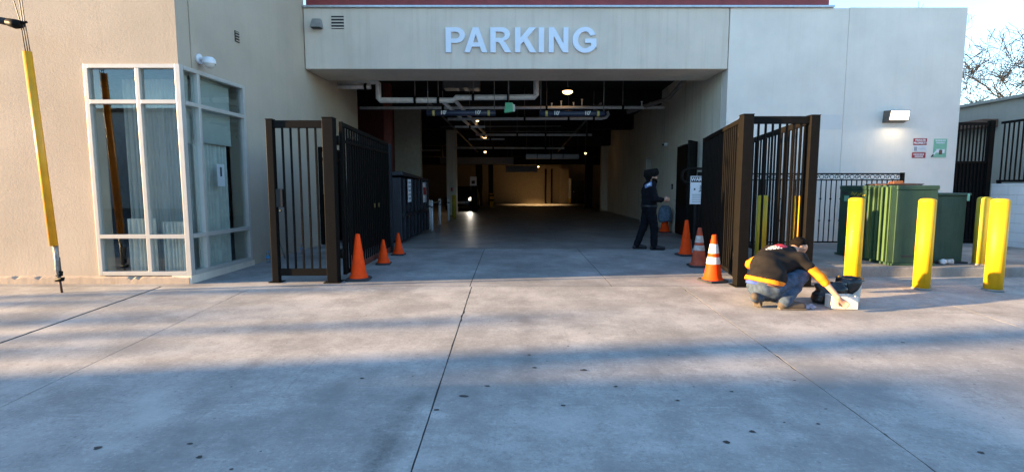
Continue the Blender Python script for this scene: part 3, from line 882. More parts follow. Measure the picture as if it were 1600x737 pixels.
# lit lamps under the ceiling
def glamp(label, x, y, z, r, power, col=(1, .6, .25), spot=0):
    t = thing('ceiling_lamp', label, 'lamp', (x, y, z), 0, 'lit lamps in the garage')
    P0(MB().lathe([(0, .09), (r * .8, .09), (r * 1.05, .05), (r * 1.05, .01)], 18, (x, y, z)).build('housing', M['black']), t)
    P0(MB().lathe([(r, .012), (r * .95, -.03), (r * .6, -.06), (0.0, -.07)], 18, (x, y, z)).build('lens', M['lampwarm']), t)
    P0(MB().tube([(x, y, z + .09), (x, y, 4.63)], .014, 6).build('stem', M['pipe_dark']), t)
    l_ = bpy.data.lights.new('lamp_light', 'SPOT' if spot else 'POINT'); l_.energy = power; l_.color = col; l_.shadow_soft_size = .12
    if spot: l_.spot_size = R(spot); l_.spot_blend = .6
    o = bpy.data.objects.new('lamp_light', l_); COL.objects.link(o); o.location = (x, y, z - .2); P0(o, t)
glamp('large warm ceiling lamp near the front of the garage', 1.55, 14.5, 4.07, .14, .10)
glamp('small warm lamp hanging by the diagonal pipes', -1.2, 18, 3.75, .055, .10)
glamp('warm lamp where the diagonal pipes end', -1.17, 22.2, 3.52, .07, .35)
glamp('low warm lamp behind the farthest cross pipe', -1.41, 27, 3.27, .06, .3)
glamp('lone lamp at the right over the dark rear lane', 3.86, 27, 3.2, .05, .15)
glamp('lamp over the bright strip of floor by the back wall', 2.0, 39.6, 3.0, .10, 260, spot=100)
glamp('lamp at the left rear behind the pale column', -4.5, 33.5, 3.1, .05, 2.0)
# ducts
for lab, xa, xb in (('left of the two silver duct boxes under the far ceiling', .71, 1.95), ('right of the two silver duct boxes under the far ceiling', 2.02, 3.4)):
    t = thing('air_duct', lab, 'duct', (xa, 26, 2.85))
    P0(MB().box(xa, xb, 26, 26.5, 2.85, 3.08).build('casing', M['duct'], bevel=.01), t)
    for xx in (xa + .04, xb - .04):
        P0(MB().tube([(xx, 26.25, 3.08), (xx, 26.25, 4.63)], .012, 6).build('hanger', M['pipe_dark']), t)
    P0(MB().box(xa + .55, xa + .58, 25.99, 26.0, 2.85, 3.08).build('seam', M['black']), t)
# far door
t = thing('steel_door', 'black steel door at the far end of the garage', 'door', (5.3, 41.5, .06))
P0(MB().box(4.83, 5.84, 41.4, 41.5, .06, 1.98).build('leaf', M['ceil']), t)
P0(MB().lathe([(0, .03), (.03, .02), (.03, -.02), (0, -.03)], 10, (5.0, 41.36, 1.05)).build('handle', M['alu']), t)
t = thing('white_post', 'pale corner post beside the far black door', 'post', (4.66, 41.5, .06))
P0(MB().box(4.6, 4.78, 41.35, 41.5, .06, 2.1).build('shaft', M['offwhite']), t)
P0(MB().box(4.59, 4.79, 41.34, 41.351, .06, .5).build('band', M['yellow']), t)
# striped far post
t = thing('guard_post', 'yellow and black guard post far back in the garage', 'post', (-1.3, 36, .06))
P0(MB().tube([(-1.35, 34, .06), (-1.35, 34, 1.0)], .14, 12).build('shaft', M['yellow']), t)
P0(MB().tube([(-1.35, 34, .5), (-1.35, 34, .62)], .145, 12).build('band', M['black']), t)
P0(MB().tube([(-1.35, 34, .82), (-1.35, 34, .92)], .145, 12).build('band', M['black']), t)

# column sign, car, sign post
t = thing('column_notice', 'small pale notice on the pale column inside the garage', 'notice', (-2.95, 25, 1.3))
P0(MB().box(-3.06, -2.84, 24.985, 24.998, 1.15, 1.5).build('plate', M['offwhite']), t)
P0(MB().box(-3.0, -2.9, 24.980, 24.984, 1.22, 1.40).build('print', M['red_ink']), t)
t = thing('sign_post', 'dark post with a small white sign in the rear lane', 'sign', (-2.14, 28.8, .06))
P0(MB().tube([(-2.14, 28.8, .06), (-2.14, 28.8, 1.5)], .19, 14).build('post', M['black']), t)
P0(MB().box(-2.35, -1.98, 28.60, 28.62, 1.5, 2.0).build('plate', M['white']), t)
P0(MB().box(-2.26, -2.08, 28.590, 28.598, 1.6, 1.78).build('print', M['black_ink']), t)
car = thing('parked_car', 'dark car with one lit headlight behind the pale column', 'car', (-3.0, 31.5, .06))
def carbody():
    prof = [(-2.1,.25),(-2.15,.55),(-2.05,.75),(-1.2,.92),(-.6,1.38),(.9,1.42),(1.6,.98),(2.1,.92),(2.15,.4),(2.1,.25)]
    m = MB(); vs = []; n = len(prof)
    for sx, k in ((-.88, 1), (-.8, 0), (.8, 0), (.88, 1)):
        for (y, z) in prof:
            vs.append((sx * (.86 if z > 1.1 else 1), y * (1 if abs(sx) < .85 else .985), z if abs(sx) < .85 else z - .03 * (z > .3)))
    fs = []
    for j in range(3):
        for i in range(n):
            i2 = (i + 1) % n
            fs.append((j*n+i, j*n+i2, (j+1)*n+i2, (j+1)*n+i))
    fs.append(tuple(range(n))[::-1]); fs.append(tuple(3*n + k for k in range(n)))
    m.add(vs, fs, True)
    return m
b_ = carbody().build('body', M['carpaint'], car, bevel=.03)
MB().hexa([(-.66,-1.17,.95),(.66,-1.17,.95),(.60,-.6,1.39),(-.60,-.6,1.39),(-.66,-1.2,.96),(.66,-1.2,.96),(.60,-.63,1.40),(-.60,-.63,1.40)]).build('windscreen', M['glass'], car)
for sx in (-.62, .62):
    MB().lathe([(0, .0), (.11, .0), (.13, .03), (.13, .06)], 16).build('headlight', M['lampwhite'] if sx > 0 else M['duct'], car, loc=(sx, -2.12, .64)).rotation_euler = (R(-90), 0, 0)
for sx in (-.8, .8):
    for sy in (-1.35, 1.35):
        w_ = MB().tube([(sx - .1, sy, .31), (sx + .1, sy, .31)], .31, 20).build('wheel', M['tyre'], car)
        w2 = MB().tube([(sx - .104, sy, .31), (sx + .104, sy, .31)], .19, 16).build('rim', M['duct'], None); w2.parent = w_
hl_ = bpy.data.lights.new('headlight_beam', 'SPOT'); hl_.energy = 25; hl_.spot_size = R(50); hl_.color = (1, .9, .75); hl_.shadow_soft_size = .06
ho = bpy.data.objects.new('headlight_beam', hl_); COL.objects.link(ho); ho.parent = car; ho.location = (.62, -2.3, .64); ho.rotation_euler = (R(82), 0, R(180))
MB().box(-.26, .26, -2.17, -2.15, .42, .53).build('number_plate', M['offwhite'], car)

# dumpster along the left lane
d = thing('dumpster', 'dark blue steel container behind the left gate with two notices on its side', 'dumpster', (-3.2, 13.9, .06))
m = MB(); m.hexa([(-3.9,12.3,.12),(-2.66,12.3,.12),(-2.60,15.7,.12),(-3.9,15.7,.12),(-3.9,12.3,1.66),(-2.68,12.3,1.66),(-2.61,15.7,1.60),(-3.9,15.7,1.60)])
P0(m.build('body', M['dump'], bevel=.015), d)
m = MB(); m.hexa([(-3.92,12.22,1.665),(-2.60,12.22,1.70),(-2.55,15.74,1.61),(-3.92,15.74,1.61),(-3.92,12.22,1.80),(-2.62,12.22,1.80),(-2.57,15.74,1.68),(-3.92,15.74,1.68)])
P0(m.build('lid', M['dump'], bevel=.02), d)
for k in range(8):
    y = 12.45 + k * .45
    P0(MB().box(-2.665 + .016 * k * .45, -2.61 + .016 * k * .45, y, y + .07, .14, 1.64).build('rib', M['dump'], bevel=.008), d)
P0(MB().bar((-2.64, 12.35, .75), (-2.585, 15.65, .75), .05, .09).build('rail', M['dump']), d)
for y in (12.6, 15.2): P0(MB().tube([(-3.0, y, .055 + .06), (-2.9, y, .055 + .06)], .06, 12).build('caster', M['tyre']), d)
t = thing('container_notice', 'narrow white notice on the near end of the dark blue container', 'notice', (-2.6, 12.8, 1.1))
P0(MB().box(-2.60, -2.594, 12.75, 13.15, 1.05, 1.62).build('plate', M['white']), t)
for k in range(5): P0(MB().box(-2.5935, -2.592, 12.8, 13.1, 1.12 + k * .1, 1.16 + k * .1).build('print', M['grey_ink']), t)
t = thing('container_notice', 'red and white notice on the far end of the dark blue container', 'notice', (-2.57, 15.1, 1.0))
P0(MB().box(-2.575, -2.569, 14.75, 15.3, .98, 1.56).build('plate', M['white']), t)
P0(MB().box(-2.5685, -2.567, 14.78, 15.27, 1.2, 1.42).build('print', M['signred']), t)
# white posts along the lane with a rail
for k, (x, y, r_, lab) in enumerate(((-2.50, 15.9, .035, 'thin white lane post right beside the dark blue container'), (-2.67, 16.6, .05, 'first thick white lane post past the dark blue container'), (-2.63, 18.5, .05, 'second thick white lane post past the dark blue container'), (-2.57, 20.6, .05, 'farthest white lane post, next to the yellow bollard by the column'))):
    t = thing('lane_post', lab, 'post', (x, y, .06), 0, 'white lane posts')
    MB().tube([(0, 0, 0), (0, 0, .88)], r_, 12).build('shaft', M['white'], t)
    MB().lathe([(r_, .88), (r_ * 1.1, .9), (r_ * .7, .95), (0, .96)], 12).build('cap', M['offwhite'], t)
    MB().tube([(0, 0, .72), (0, 0, .76)], r_ * 1.06, 12).build('band', M['black'], t)
t = thing('lane_rail', 'thin pale rail linking the first two thick lane posts', 'rail', (-2.65, 17.5, .9))
P0(MB().tube([(-2.665, 16.67, .9), (-2.635, 18.43, .9)], .025, 8).build('tube', M['pipe_dark']), t)
for (yy, xx) in ((16.67, -2.665), (18.43, -2.635)):
    P0(MB().tube([(xx, yy - .02, .9), (xx, yy + .02, .9)], .04, 8).build('fitting', M['pipe_dark']), t)

# doors and things along the right inner wall
t = thing('steel_door', 'black steel door standing ajar in the right inner wall', 'door', (4.86, 14.2, .06))
m = MB(); m.wallbox((4.80, 13.42), (4.83, 15.04), .075, 2.58, .05, -1); P0(m.build('leaf', M['black']), t)
m = MB(); m.wallbox((4.43, 12.98), (4.78, 13.40), .075, 2.6, .05, -1); P0(m.build('leaf', M['black']), t)
P0(MB().tube([(4.76, 14.85, 1.05), (4.70, 14.85, 1.05), (4.70, 14.72, 1.05)], .015, 8).build('handle', M['alu']), t)
t = thing('keypad', 'small dark keypad on the inner wall behind the standing person', 'keypad', (rw(15.6), 15.6, 1.4))
P0(MB().box(rw(15.6) - .03, rw(15.6) + .002, 15.55, 15.65, 1.36, 1.52).build('box', M['black_ink'], bevel=.005), t)
P0(MB().box(rw(15.6) - .034, rw(15.6) - .031, 15.565, 15.635, 1.38, 1.47).build('keys', M['grey_ink']), t)
t = thing('wall_camera', 'tiny white fixture high on the right inner wall', 'camera', (rw(16.4), 16.4, 2.7))
P0(MB().box(rw(16.4) - .10, rw(16.4), 16.34, 16.46, 2.72, 2.82).build('body', M['white'], bevel=.01), t)
P0(MB().tube([(rw(16.4) - .10, 16.40, 2.77), (rw(16.4) - .14, 16.36, 2.76)], .03, 10).build('lens', M['black_ink']), t)

# ------------------------------------------------------------------ black steel gates
def grille(t, a, b, za0, za1, zb0, zb1, n, w=.025, rail=.05, stile=True, sheet=None, railh=.06, mids=()):
    """a picket panel from a to b (xy); bottom/top heights at both ends"""
    a = Vector((a[0], a[1])); b = Vector((b[0], b[1]))
    pt = lambda f, z: (a.x + (b.x - a.x) * f, a.y + (b.y - a.y) * f, z)
    lo = lambda f: za0 + (zb0 - za0) * f
    hi = lambda f: za1 + (zb1 - za1) * f
    ln = (b - a).length
    e = rail / ln
    P0(MB().bar(pt(0, za1 - railh/2), pt(1, zb1 - railh/2), rail, railh).build('top_rail', M['black'], bevel=.004), t)
    P0(MB().bar(pt(0, za0 + railh/2), pt(1, zb0 + railh/2), rail, railh).build('bottom_rail', M['black'], bevel=.004), t)
    for z in mids:
        P0(MB().bar(pt(.0, z), pt(1, z), rail * .7, .04).build('middle_rail', M['black'], bevel=.003), t)
    if stile:
        for f in (0, 1):
            P0(MB().bar(pt(f, lo(f) - .004), pt(f, hi(f) + .004), rail * 1.1, rail * 1.1).build('stile', M['black'], bevel=.004), t)
    for k in range(n):
        f = (k + 1) / (n + 1)
        P0(MB().bar(pt(f, lo(f) + railh), pt(f, hi(f) - railh), w).build('bar', M['black']), t)
    if sheet:
        f0, f1, s0, s1, off = sheet
        d = (b - a).normalized(); nn = Vector((-d.y, d.x)) * off
        p = lambda f, z: (a.x + (b.x - a.x) * f + nn.x, a.y + (b.y - a.y) * f + nn.y, z)
        q = lambda f, z: (a.x + (b.x - a.x) * f + nn.x * 1.4, a.y + (b.y - a.y) * f + nn.y * 1.4, z)
        m = MB(); m.hexa([p(f0, s0), p(f1, s0), q(f1, s0), q(f0, s0), p(f0, s1), p(f1, s1), q(f1, s1), q(f0, s1)])
        P0(m.build('sheet', M['blackmesh']), t)

def post(t, x0, x1, y0, y1, z0, z1, plate=True):
    P0(MB().box(x0, x1, y0, y1, z0, z1).build('post', M['black'], bevel=.006), t)
    P0(MB().box(x0 - .004, x1 + .004, y0 - .004, y1 + .004, z1, z1 + .012).build('post_cap', M['black'], bevel=.004), t)
    if plate: P0(MB().box(x0 - .04, x1 + .04, y0 - .04, y1 + .04, z0, z0 + .012).build('foot_plate', M['black']), t)

def hinge(t, x, y, z):
    P0(MB().tube([(x, y, z), (x, y, z + .14)], .028, 10).build('hinge', M['black']), t)

gl = thing('picket_fence', 'fixed black steel picket panel with lock box left of the entrance', 'gate', (-3.1, 7.6, 0))
post(gl, -3.605, -3.505, 7.55, 7.65, .002, 2.41)
post(gl, -2.77, -2.61, 7.52, 7.68, .002, 2.43)
P0(MB().box(-3.504, -2.771, 7.575, 7.625, 2.29, 2.40).build('top_rail', M['black'], bevel=.004), gl)
P0(MB().box(-3.504, -2.771, 7.575, 7.625, .10, .205).build('bottom_rail', M['black'], bevel=.004), gl)
for k in range(5):
    x = -3.504 + .733 * (k + 1) / 6
    P0(MB().box(x - .0125, x + .0125, 7.587, 7.612, .206, 2.289).build('bar', M['black']), gl)
P0(MB().box(-3.504, -3.40, 7.56, 7.64, 1.13, 1.40).build('lock_box', M['rustlock'], bevel=.006), gl)
P0(MB().tube([(-3.44, 7.56, 1.08), (-3.40, 7.50, 1.08)], .016, 8).build('lock_knob', M['rustlock']), gl)
P0(MB().box(-2.615, -2.605, 7.53, 7.55, .02, 2.42).build('post_lip', M['black']), gl)

ll = thing('gate_leaf', 'black steel gate leaf swung open at the left of the entrance', 'gate', (-2.58, 7.75, 0))
grille(ll, (-2.575, 7.78), (-2.55, 10.5), .09, 2.40, .10, 2.32, 21, sheet=(.13, .985, .33, 2.20, .03), mids=(2.12,))
hinge(ll, -2.60, 7.71, .35); hinge(ll, -2.60, 7.71, 2.05)
P0(MB().box(-2.535, -2.525, 9.35, 9.42, 1.05, 1.13).build('yellow_mark', M['mark_yellow']), ll)  # small raised blocks drawing the faint yellow marks on the leaf
P0(MB().box(-2.535, -2.525, 9.65, 9.72, 1.05, 1.13).build('yellow_mark', M['mark_yellow']), ll)
P0(MB().bar((-2.53, 7.9, .14), (-2.51, 10.45, .15), .012, .1).build('rust_strip', plain('rust', (.09, .025, .015), .9), None), ll)
P0(MB().box(-2.585, -2.50, 10.62, 10.70, .04, 2.30).build('catch_post', M['dump']), ll)

grp = thing('picket_fence', 'fixed black steel picket panel right of the entrance behind the crouching person', 'gate', (3.8, 7.35, 0))
post(grp, 3.255, 3.405, 7.27, 7.42, -.006, 2.44)
post(grp, 4.215, 4.345, 7.285, 7.415, -.006, 2.43)
P0(MB().box(3.406, 4.214, 7.325, 7.375, 2.32, 2.425).build('top_rail', M['black'], bevel=.004), grp)
P0(MB().box(3.406, 4.214, 7.325, 7.375, .10, .17).build('bottom_rail', M['black'], bevel=.004), grp)
for k in range(7):
    x = 3.406 + .808 * (k + 1) / 8
    P0(MB().box(x - .0125, x + .0125, 7.337, 7.362, .171, 2.319).build('bar', M['black']), grp)
lr = thing('gate_leaf', 'black steel gate leaf swung open at the right of the entrance, partly sunlit', 'gate', (3.32, 7.5, 0))
grille(lr, (3.335, 7.53), (3.83, 10.25), .09, 2.42, .10, 2.39, 21, railh=.07)
hinge(lr, 3.29, 7.46, .35); hinge(lr, 3.29, 7.46, 2.1)
sp_ = thing('side_grille', 'black steel picket panel running back from the right end post', 'gate', (4.5, 8.8, 0))
grille(sp_, (4.30, 7.47), (4.85, 10.45), .21, 2.42, .21, 2.40, 17, railh=.09)
for f in (.42, ):
    P0(MB().box(4.55, 4.60, 8.9, 8.95, .16, .22).build('foot', M['black']), sp_)

# iron door on the left wall behind the picket panel
t = thing('iron_door', 'narrow black iron door on the left wall seen through the picket panel', 'door', (*side(12.5, .05), .06))
m = MB()
for (ya, yb, z0, z1) in ((12.0, 12.08, .08, 2.36), (13.12, 13.2, .08, 2.36), (12.08, 13.12, 2.26, 2.36), (12.08, 13.12, 2.05, 2.12), (12.08, 13.12, .08, .2)):
    m.wallbox(side(ya, .07), side(yb, .07), z0, z1, .06, 1)
P0(m.build('frame', M['black']), t)
m = MB(); m.wallbox(side(12.08, .03), side(13.12, .03), .2, 1.25, .02, 1); P0(m.build('kick_panel', M['blackmesh']), t)
for k in range(6):
    y = 12.2 + k * .15
    m = MB(); m.wallbox(side(y, .06), side(y + .03, .06), .2, 2.05, .03, 1); P0(m.build('bar', M['black']), t)
m = MB(); m.wallbox(side(12.1, .075), side(12.25, .075), 1.0, 1.25, .04, 1); P0(m.build('lock_box', M['rustlock']), t)

# ------------------------------------------------------------------ ornamental fence, utility boxes, bollards
of = thing('ornamental_fence', 'low black iron fence with scroll band in front of the white wall', 'fence', (6.6, 10.8, .158))
YF = 10.8
for z, h in ((1.705, .03), (1.575, .025), (.26, .03)):
    P0(MB().box(4.92, 8.24, YF - .015, YF + .015, z - h/2, z + h/2).build('rail', M['black']), of)
P0(MB().box(8.20, 8.26, YF - .03, YF + .03, .158, 1.73).build('post', M['black']), of)
P0(MB().box(4.88, 4.94, YF - .03, YF + .03, .158, 1.73).build('post', M['black']), of)
nb = 30
barm = MB().box(-.008, .008, -.008, .008, .275, 1.5625).build('bar', M['black']); P0(barm, of)
first = True
for k in range(nb):
    x = 5.03 + k * .107
    if first: barm.location = (x, YF, 0); first = False
    else:
        c = barm.copy(); COL.objects.link(c); c.location = (x, YF, 0)
    if k % 2 == 0:
        for z in (1.18, .72):
            P0(MB().lathe([(0, -.025), (.02, -.012), (.022, 0), (.02, .012), (0, .025)], 8, (x, YF, z)).build('knuckle', M['black']), of)
for k in range(15):
    x = 5.03 + .11 + k * .214
    pts = []
    for j in range(26):
        a = j / 25 * 2.6 * math.pi
        r_ = .052 - .038 * j / 25
        pts.append((x + (r_ * math.cos(a)), YF, 1.64 + r_ * math.sin(a)))
    P0(MB().tube(pts, .007, 5).build('scroll', M['black']), of)
    pts = [(x + .107 + sx * .045 * math.cos(a), YF, 1.64 + .045 * math.sin(a)) for sx in (1,) for a in [q / 14 * 2 * math.pi for q in range(15)]]
    if k < 14: P0(MB().tube(pts, .006, 5).build('ring', M['black']), of)

tb = thing('transformer_box', 'large green utility cabinet with pale sunlit fins behind the first bollard', 'utility box', (6.5, 8.9, .158))
P0(MB().box(6.14, 6.84, 8.14, 9.62, .158, .20).build('base', M['green'], bevel=.005), tb)
P0(MB().box(6.165, 6.815, 8.16, 9.59, .20, 1.38).build('body', M['green'], bevel=.008), tb)
P0(MB().box(6.155, 6.83, 8.15, 9.60, 1.381, 1.455).build('lid', M['green'], bevel=.012), tb)
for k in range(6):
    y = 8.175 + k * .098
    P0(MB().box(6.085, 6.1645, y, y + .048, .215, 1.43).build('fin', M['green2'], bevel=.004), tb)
P0(MB().bar((6.10, 8.17, .36), (6.10, 8.72, .36), .004, .012).build('seam', M['black_ink']), tb)
P0(MB().box(6.155, 6.1645, 8.80, 8.83, .7, 1.0).build('handle', M['black_ink']), tb)
P0(MB().box(6.161, 6.1648, 9.33, 9.46, 1.17, 1.27).build('sticker', M['signgreen2']), tb)
P0(MB().box(6.161, 6.1648, 9.36, 9.54, 1.30, 1.34).build('plate', M['black_ink']), tb)
gr_ = Random(11)
for k in range(9):      # yellow sprayed marks
    y = 9.28 - k * .042
    z = 1.30 + gr_.uniform(-.03, .02)
    P0(MB().bar((6.1635, y, z), (6.1635, y - gr_.uniform(.03, .05), z + gr_.uniform(.01, .05)), .016, .002, up=(1, 0, 0)).build('paint_mark', M['olive']), tb)
P0(MB().bar((6.1635, 9.27, 1.05), (6.1635, 9.26, 1.15), .03, .002, up=(1, 0, 0)).build('paint_mark', M['olive']), tb)
P0(MB().box(6.30, 6.45, 8.152, 8.159, .3, .33).build('vent', M['black_ink']), tb)
t2 = thing('meter_box', 'smaller plain green utility cabinet right of the finned cabinet', 'utility box', (7.1, 8.8, .158))
P0(MB().box(6.80, 7.60, 8.40, 9.2, .158, .185).build('base', M['rubber']), t2)
P0(MB().box(6.86, 7.52, 8.43, 9.15, .186, 1.29).build('body', M['green3'], bevel=.01), t2)
P0(MB().box(6.84, 7.56, 8.39, 9.17, 1.291, 1.33).build('lid', M['green3'], bevel=.008), t2)
for x in (6.90, 7.48):
    P0(MB().box(x, x + .04, 8.375, 8.389, 1.2, 1.32).build('clip', M['signgreen2'], bevel=.006), t2)
t3 = thing('control_box', 'little teal utility box top showing between the two green cabinets', 'utility box', (7.3, 9.6, .158))
P0(MB().box(7.45, 7.85, 9.55, 9.9, .158, 1.40).build('body', M['dump'], bevel=.01), t3)
P0(MB().box(7.43, 7.87, 9.53, 9.92, 1.401, 1.44).build('lid', plain('teal_lid', (.08, .17, .15), .5), bevel=.01), t3)
# flattened cardboard on the cabinet
cb = thing('cardboard_scrap', 'flattened brown cardboard lying on top of the finned cabinet', 'cardboard', (6.5, 8.7, 1.456))
m = MB(); m.hexa([(6.25,8.5,1.458),(6.78,8.45,1.458),(6.86,9.05,1.458),(6.3,9.1,1.458),(6.24,8.48,1.475),(6.80,8.43,1.482),(6.88,9.07,1.50),(6.28,9.12,1.48)])
P0(m.build('sheet', plain('cardboard', (.12, .06, .04), .9)), cb)
m = MB(); m.hexa([(6.42,8.6,1.483),(6.58,8.58,1.483),(6.6,8.75,1.485),(6.44,8.77,1.485),(6.43,8.62,1.53),(6.57,8.6,1.535),(6.58,8.72,1.525),(6.45,8.74,1.52)])
P0(m.build('scrap', plain('orange_card', (.20, .075, .03), .9)), cb)
# bollards
def bollard(x, y, z0, z1, r_, mat, label):
    t = thing('bollard', label, 'bollard', (x, y, z0), 0, 'yellow steel bollards')
    h = z1 - z0
    MB().tube([(0, 0, -.01), (0, 0, h - .045)], r_, 28).build('pipe', M[mat], t)
    MB().lathe([(r_, h - .045), (r_ * .97, h - .025), (r_ * .8, h - .008), (r_ * .45, h), (0, h + .002)], 28).build('cap', M[mat], t)
    MB().lathe([(r_ * 1.0, .0), (r_ * 1.18, .0), (r_ * 1.02, .022)], 28).build('grout', M['pad'], t)
    return t
bollard(4.905, 7.25, gz(7.25), 1.28, .103, 'yellow', 'yellow bollard behind the bucket, nearest the crouching person')
bollard(5.836, 7.155, gz(7.155), 1.27, .103, 'yellow', 'yellow bollard in front of the gap between the two green cabinets')
bollard(6.79, 7.081, gz(7.081), 1.27, .106, 'yellow', 'yellow bollard farthest right in front of the white block wall')
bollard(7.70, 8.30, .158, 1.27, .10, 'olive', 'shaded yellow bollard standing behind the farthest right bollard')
bollard(4.69, 8.33, .158, 1.285, .09, 'yellow', 'sunlit yellow bollard seen through the right picket panel')
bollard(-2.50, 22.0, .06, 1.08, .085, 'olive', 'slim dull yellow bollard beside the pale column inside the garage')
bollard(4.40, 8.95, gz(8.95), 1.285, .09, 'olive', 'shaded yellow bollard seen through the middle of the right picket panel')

# ------------------------------------------------------------------ cones
def cone(label, x, y, h, base, r0, mat='orange', collars=None, rz=0, cmat='conewhite', tilt=(0, 0)):
    z = gz(y)
    t = thing('traffic_cone', label, 'traffic cone', (x, y, z), rz, 'orange traffic cones')
    b = base / 2; q = base * .13
    pts = [(-b+q,-b),(b-q,-b),(b,-b+q),(b,b-q),(b-q,b),(-b+q,b),(-b,b-q),(-b,-b+q)]
    m = MB(); n = 8
    m.add([(px, py, .002) for px, py in pts] + [(px, py, .022) for px, py in pts] + [(px * .93, py * .93, .032) for px, py in pts],
          [tuple(range(n))[::-1]] + [(i, (i+1) % n, n + (i+1) % n, n + i) for i in range(n)] + [(n + i, n + (i+1) % n, 2*n + (i+1) % n, 2*n + i) for i in range(n)] + [tuple(2*n + i for i in range(n))])
    m.build('base', M['rubber'], t)
    r1 = .028 * h / .7 + .004
    rr = lambda zz: r0 + (r1 - r0) * (zz - .032) / (h - .032)
    prof = [(r0 * 1.16, .0325), (r0 * 1.14, .045), (r0, .062)] + [(rr(.062 + (h - .07) * k / 8), .062 + (h - .07) * k / 8) for k in range(1, 9)] + [(r1 * .7, h), (r1 * .55, h - .02), (r1 * .5, h - .1)]
    cb_ = MB().lathe(prof, 28).build('body', M[mat], t)
    for (z0, z1) in (collars or ()):
        MB().lathe([(rr(z0) + .003, z0), (rr(z0) + .0045, z0 + .004), (rr(z1) + .0045, z1 - .004), (rr(z1) + .003, z1)], 28).build('collar', M[cmat], cb_)
    return t
cone('tall plain orange cone in front of the left gate post', -2.375, 7.79, .71, .36, .125, rz=.1)
cone('small orange cone, middle of the three at the left gate', -2.35, 9.22, .455, .26, .105, rz=.05)
cone('small orange cone, farthest of the three at the left gate', -2.33, 10.36, .455, .26, .105, rz=-.1)
cone('sunlit orange cone with two white collars beside the right gate post', 3.06, 7.66, .71, .36, .135, collars=((.27, .375), (.43, .57)), rz=.2)
cone('dirty faded orange cone with two grey collars, middle of the three at the right gate', 3.325, 8.98, .69, .36, .135, 'orange_old', ((.29, .38), (.43, .55)), -.1, 'conewhite_old')
cone('tall plain orange cone, farthest back at the right gate', 3.55, 10.32, .72, .36, .125, 'orange', rz=.15)
cw = cone('orange cone draped with a pale blue cloth by the inner wall', 4.62, 15.35, .70, .36, .14, 'orange')
# cloth over that cone
m = MB(); rc = Random(4); n = 26; prof = [(.015, .80), (.10, .80), (.16, .74), (.19, .62), (.205, .50), (.20, .40), (.185, .33)]
vs = []; fs = []
for i, (r_, z) in enumerate(prof):
    for k in range(n):
        a = 2 * math.pi * k / n
        w_ = 1 + (.10 * math.sin(5 * a + i * .4) + .06 * math.sin(9 * a)) * min(1, i / 3)
        vs.append((4.62 + r_ * w_ * math.cos(a), 15.35 + r_ * w_ * math.sin(a), .06 + z + .02 * math.sin(3 * a + i)))
for i in range(len(prof) - 1):
    for k in range(n): fs.append((i*n+k, (i+1)*n+k, (i+1)*n+(k+1) % n, i*n+(k+1) % n))
m.add(vs, fs, True)
o = m.build('draped_cloth', M['denim_wrap']); sm = o.modifiers.new('solid', 'SOLIDIFY'); sm.thickness = .012
tag(o, 'pale blue cloth bundled over the cone by the inner wall', 'cloth')

# warning sign on a black post with a curved tube
t = thing('warning_sign', 'white sign headed WARNING on a black post behind the right gate leaf', 'sign', (4.05, 11.0, .06))
P0(MB().box(4.02, 4.10, 11.03, 11.11, .06, 1.75).build('post', M['black']), t)
P0(MB().box(3.84, 4.34, 11.0, 11.02, 1.06, 1.66).build('plate', M['white'], bevel=.004), t)
P0(MB().box(3.85, 4.33, 10.994, 10.999, 1.53, 1.645).build('header', M['black_ink']), t)
text_mesh('lettering', 'WARNING', .10, M['white'], t, (4.09, 10.9925, 1.588), bold=.003)
for k in range(5): P0(MB().box(3.88, 4.30, 10.996, 10.9995, 1.10 + k * .04, 1.113 + k * .04).build('print', M['grey_ink']), t)
P0(MB().bar((4.02, 10.997, 1.33), (4.20, 10.997, 1.38), .016, .002, up=(0, 1, 0)).build('print', M['black_ink']), t)
P0(MB().bar((4.05, 10.997, 1.47), (4.05, 10.997, 1.34), .012, .002, up=(0, 1, 0)).build('print', M['black_ink']), t)
P0(MB().lathe([(0, .03), (.022, .02), (.022, -.02), (0, -.03)], 8, (4.09, 10.994, 1.42)).build('print', M['black_ink']), t)
P0(MB().lathe([(0, .02), (.016, .012), (.016, -.012), (0, -.02)], 8, (3.93, 10.994, 1.38)).build('print', M['black_ink']), t)
pts = [(4.30, 11.08, 1.82), (3.85, 11.08, 1.82)] + [(3.83 + .16 * math.cos(a), 11.08, 1.66 + .16 * math.sin(a)) for a in [R(90 + 18 * q) for q in range(1, 10)]] + [(3.88, 11.08, 1.50)]
P0(MB().tube(pts, .03, 10).build('curved_tube', M['black']), t)
P0(MB().box(3.95, 4.35, 11.06, 11.10, .1, 1.05).build('lower_panel', M['blackmesh']), t)

# ------------------------------------------------------------------ guy wire guard at the far left
g = thing('guy_wire_guard', 'slanting yellow plastic guy wire guard in front of the sunlit wall', 'guy wire', (-6.232, 6.94, gz(6.94)))
a = Vector((-6.272, 6.94, .63)); b = Vector((-6.383, 6.92, 3.20)); d = (b - a).normalized()
m = MB(); vs = []; fs = []; n = 12
xd = Vector((1, 0, 0)); yd = d.cross(xd).normalized(); xd = yd.cross(d)
for p in (a, b):
    for rad in (.058, .05):
        for k in range(n + 1):
            an = math.pi * (.05 + .9 * k / n) + math.pi
            vs.append(p + xd * rad * math.cos(an) + yd * rad * math.sin(an) * 1.15)
q = n + 1
for k in range(n):
    fs += [(k, k+1, 2*q+k+1, 2*q+k), (q+k+1, q+k, 3*q+k, 3*q+k+1), (k+1, k, q+k, q+k+1), (2*q+k, 2*q+k+1, 3*q+k+1, 3*q+k)]
fs += [(0, 2*q, 3*q, q), (n, q+n, 3*q+n, 2*q+n)]
m.add(vs, fs, True)
P0(m.build('guard', M['yellow2']), g)
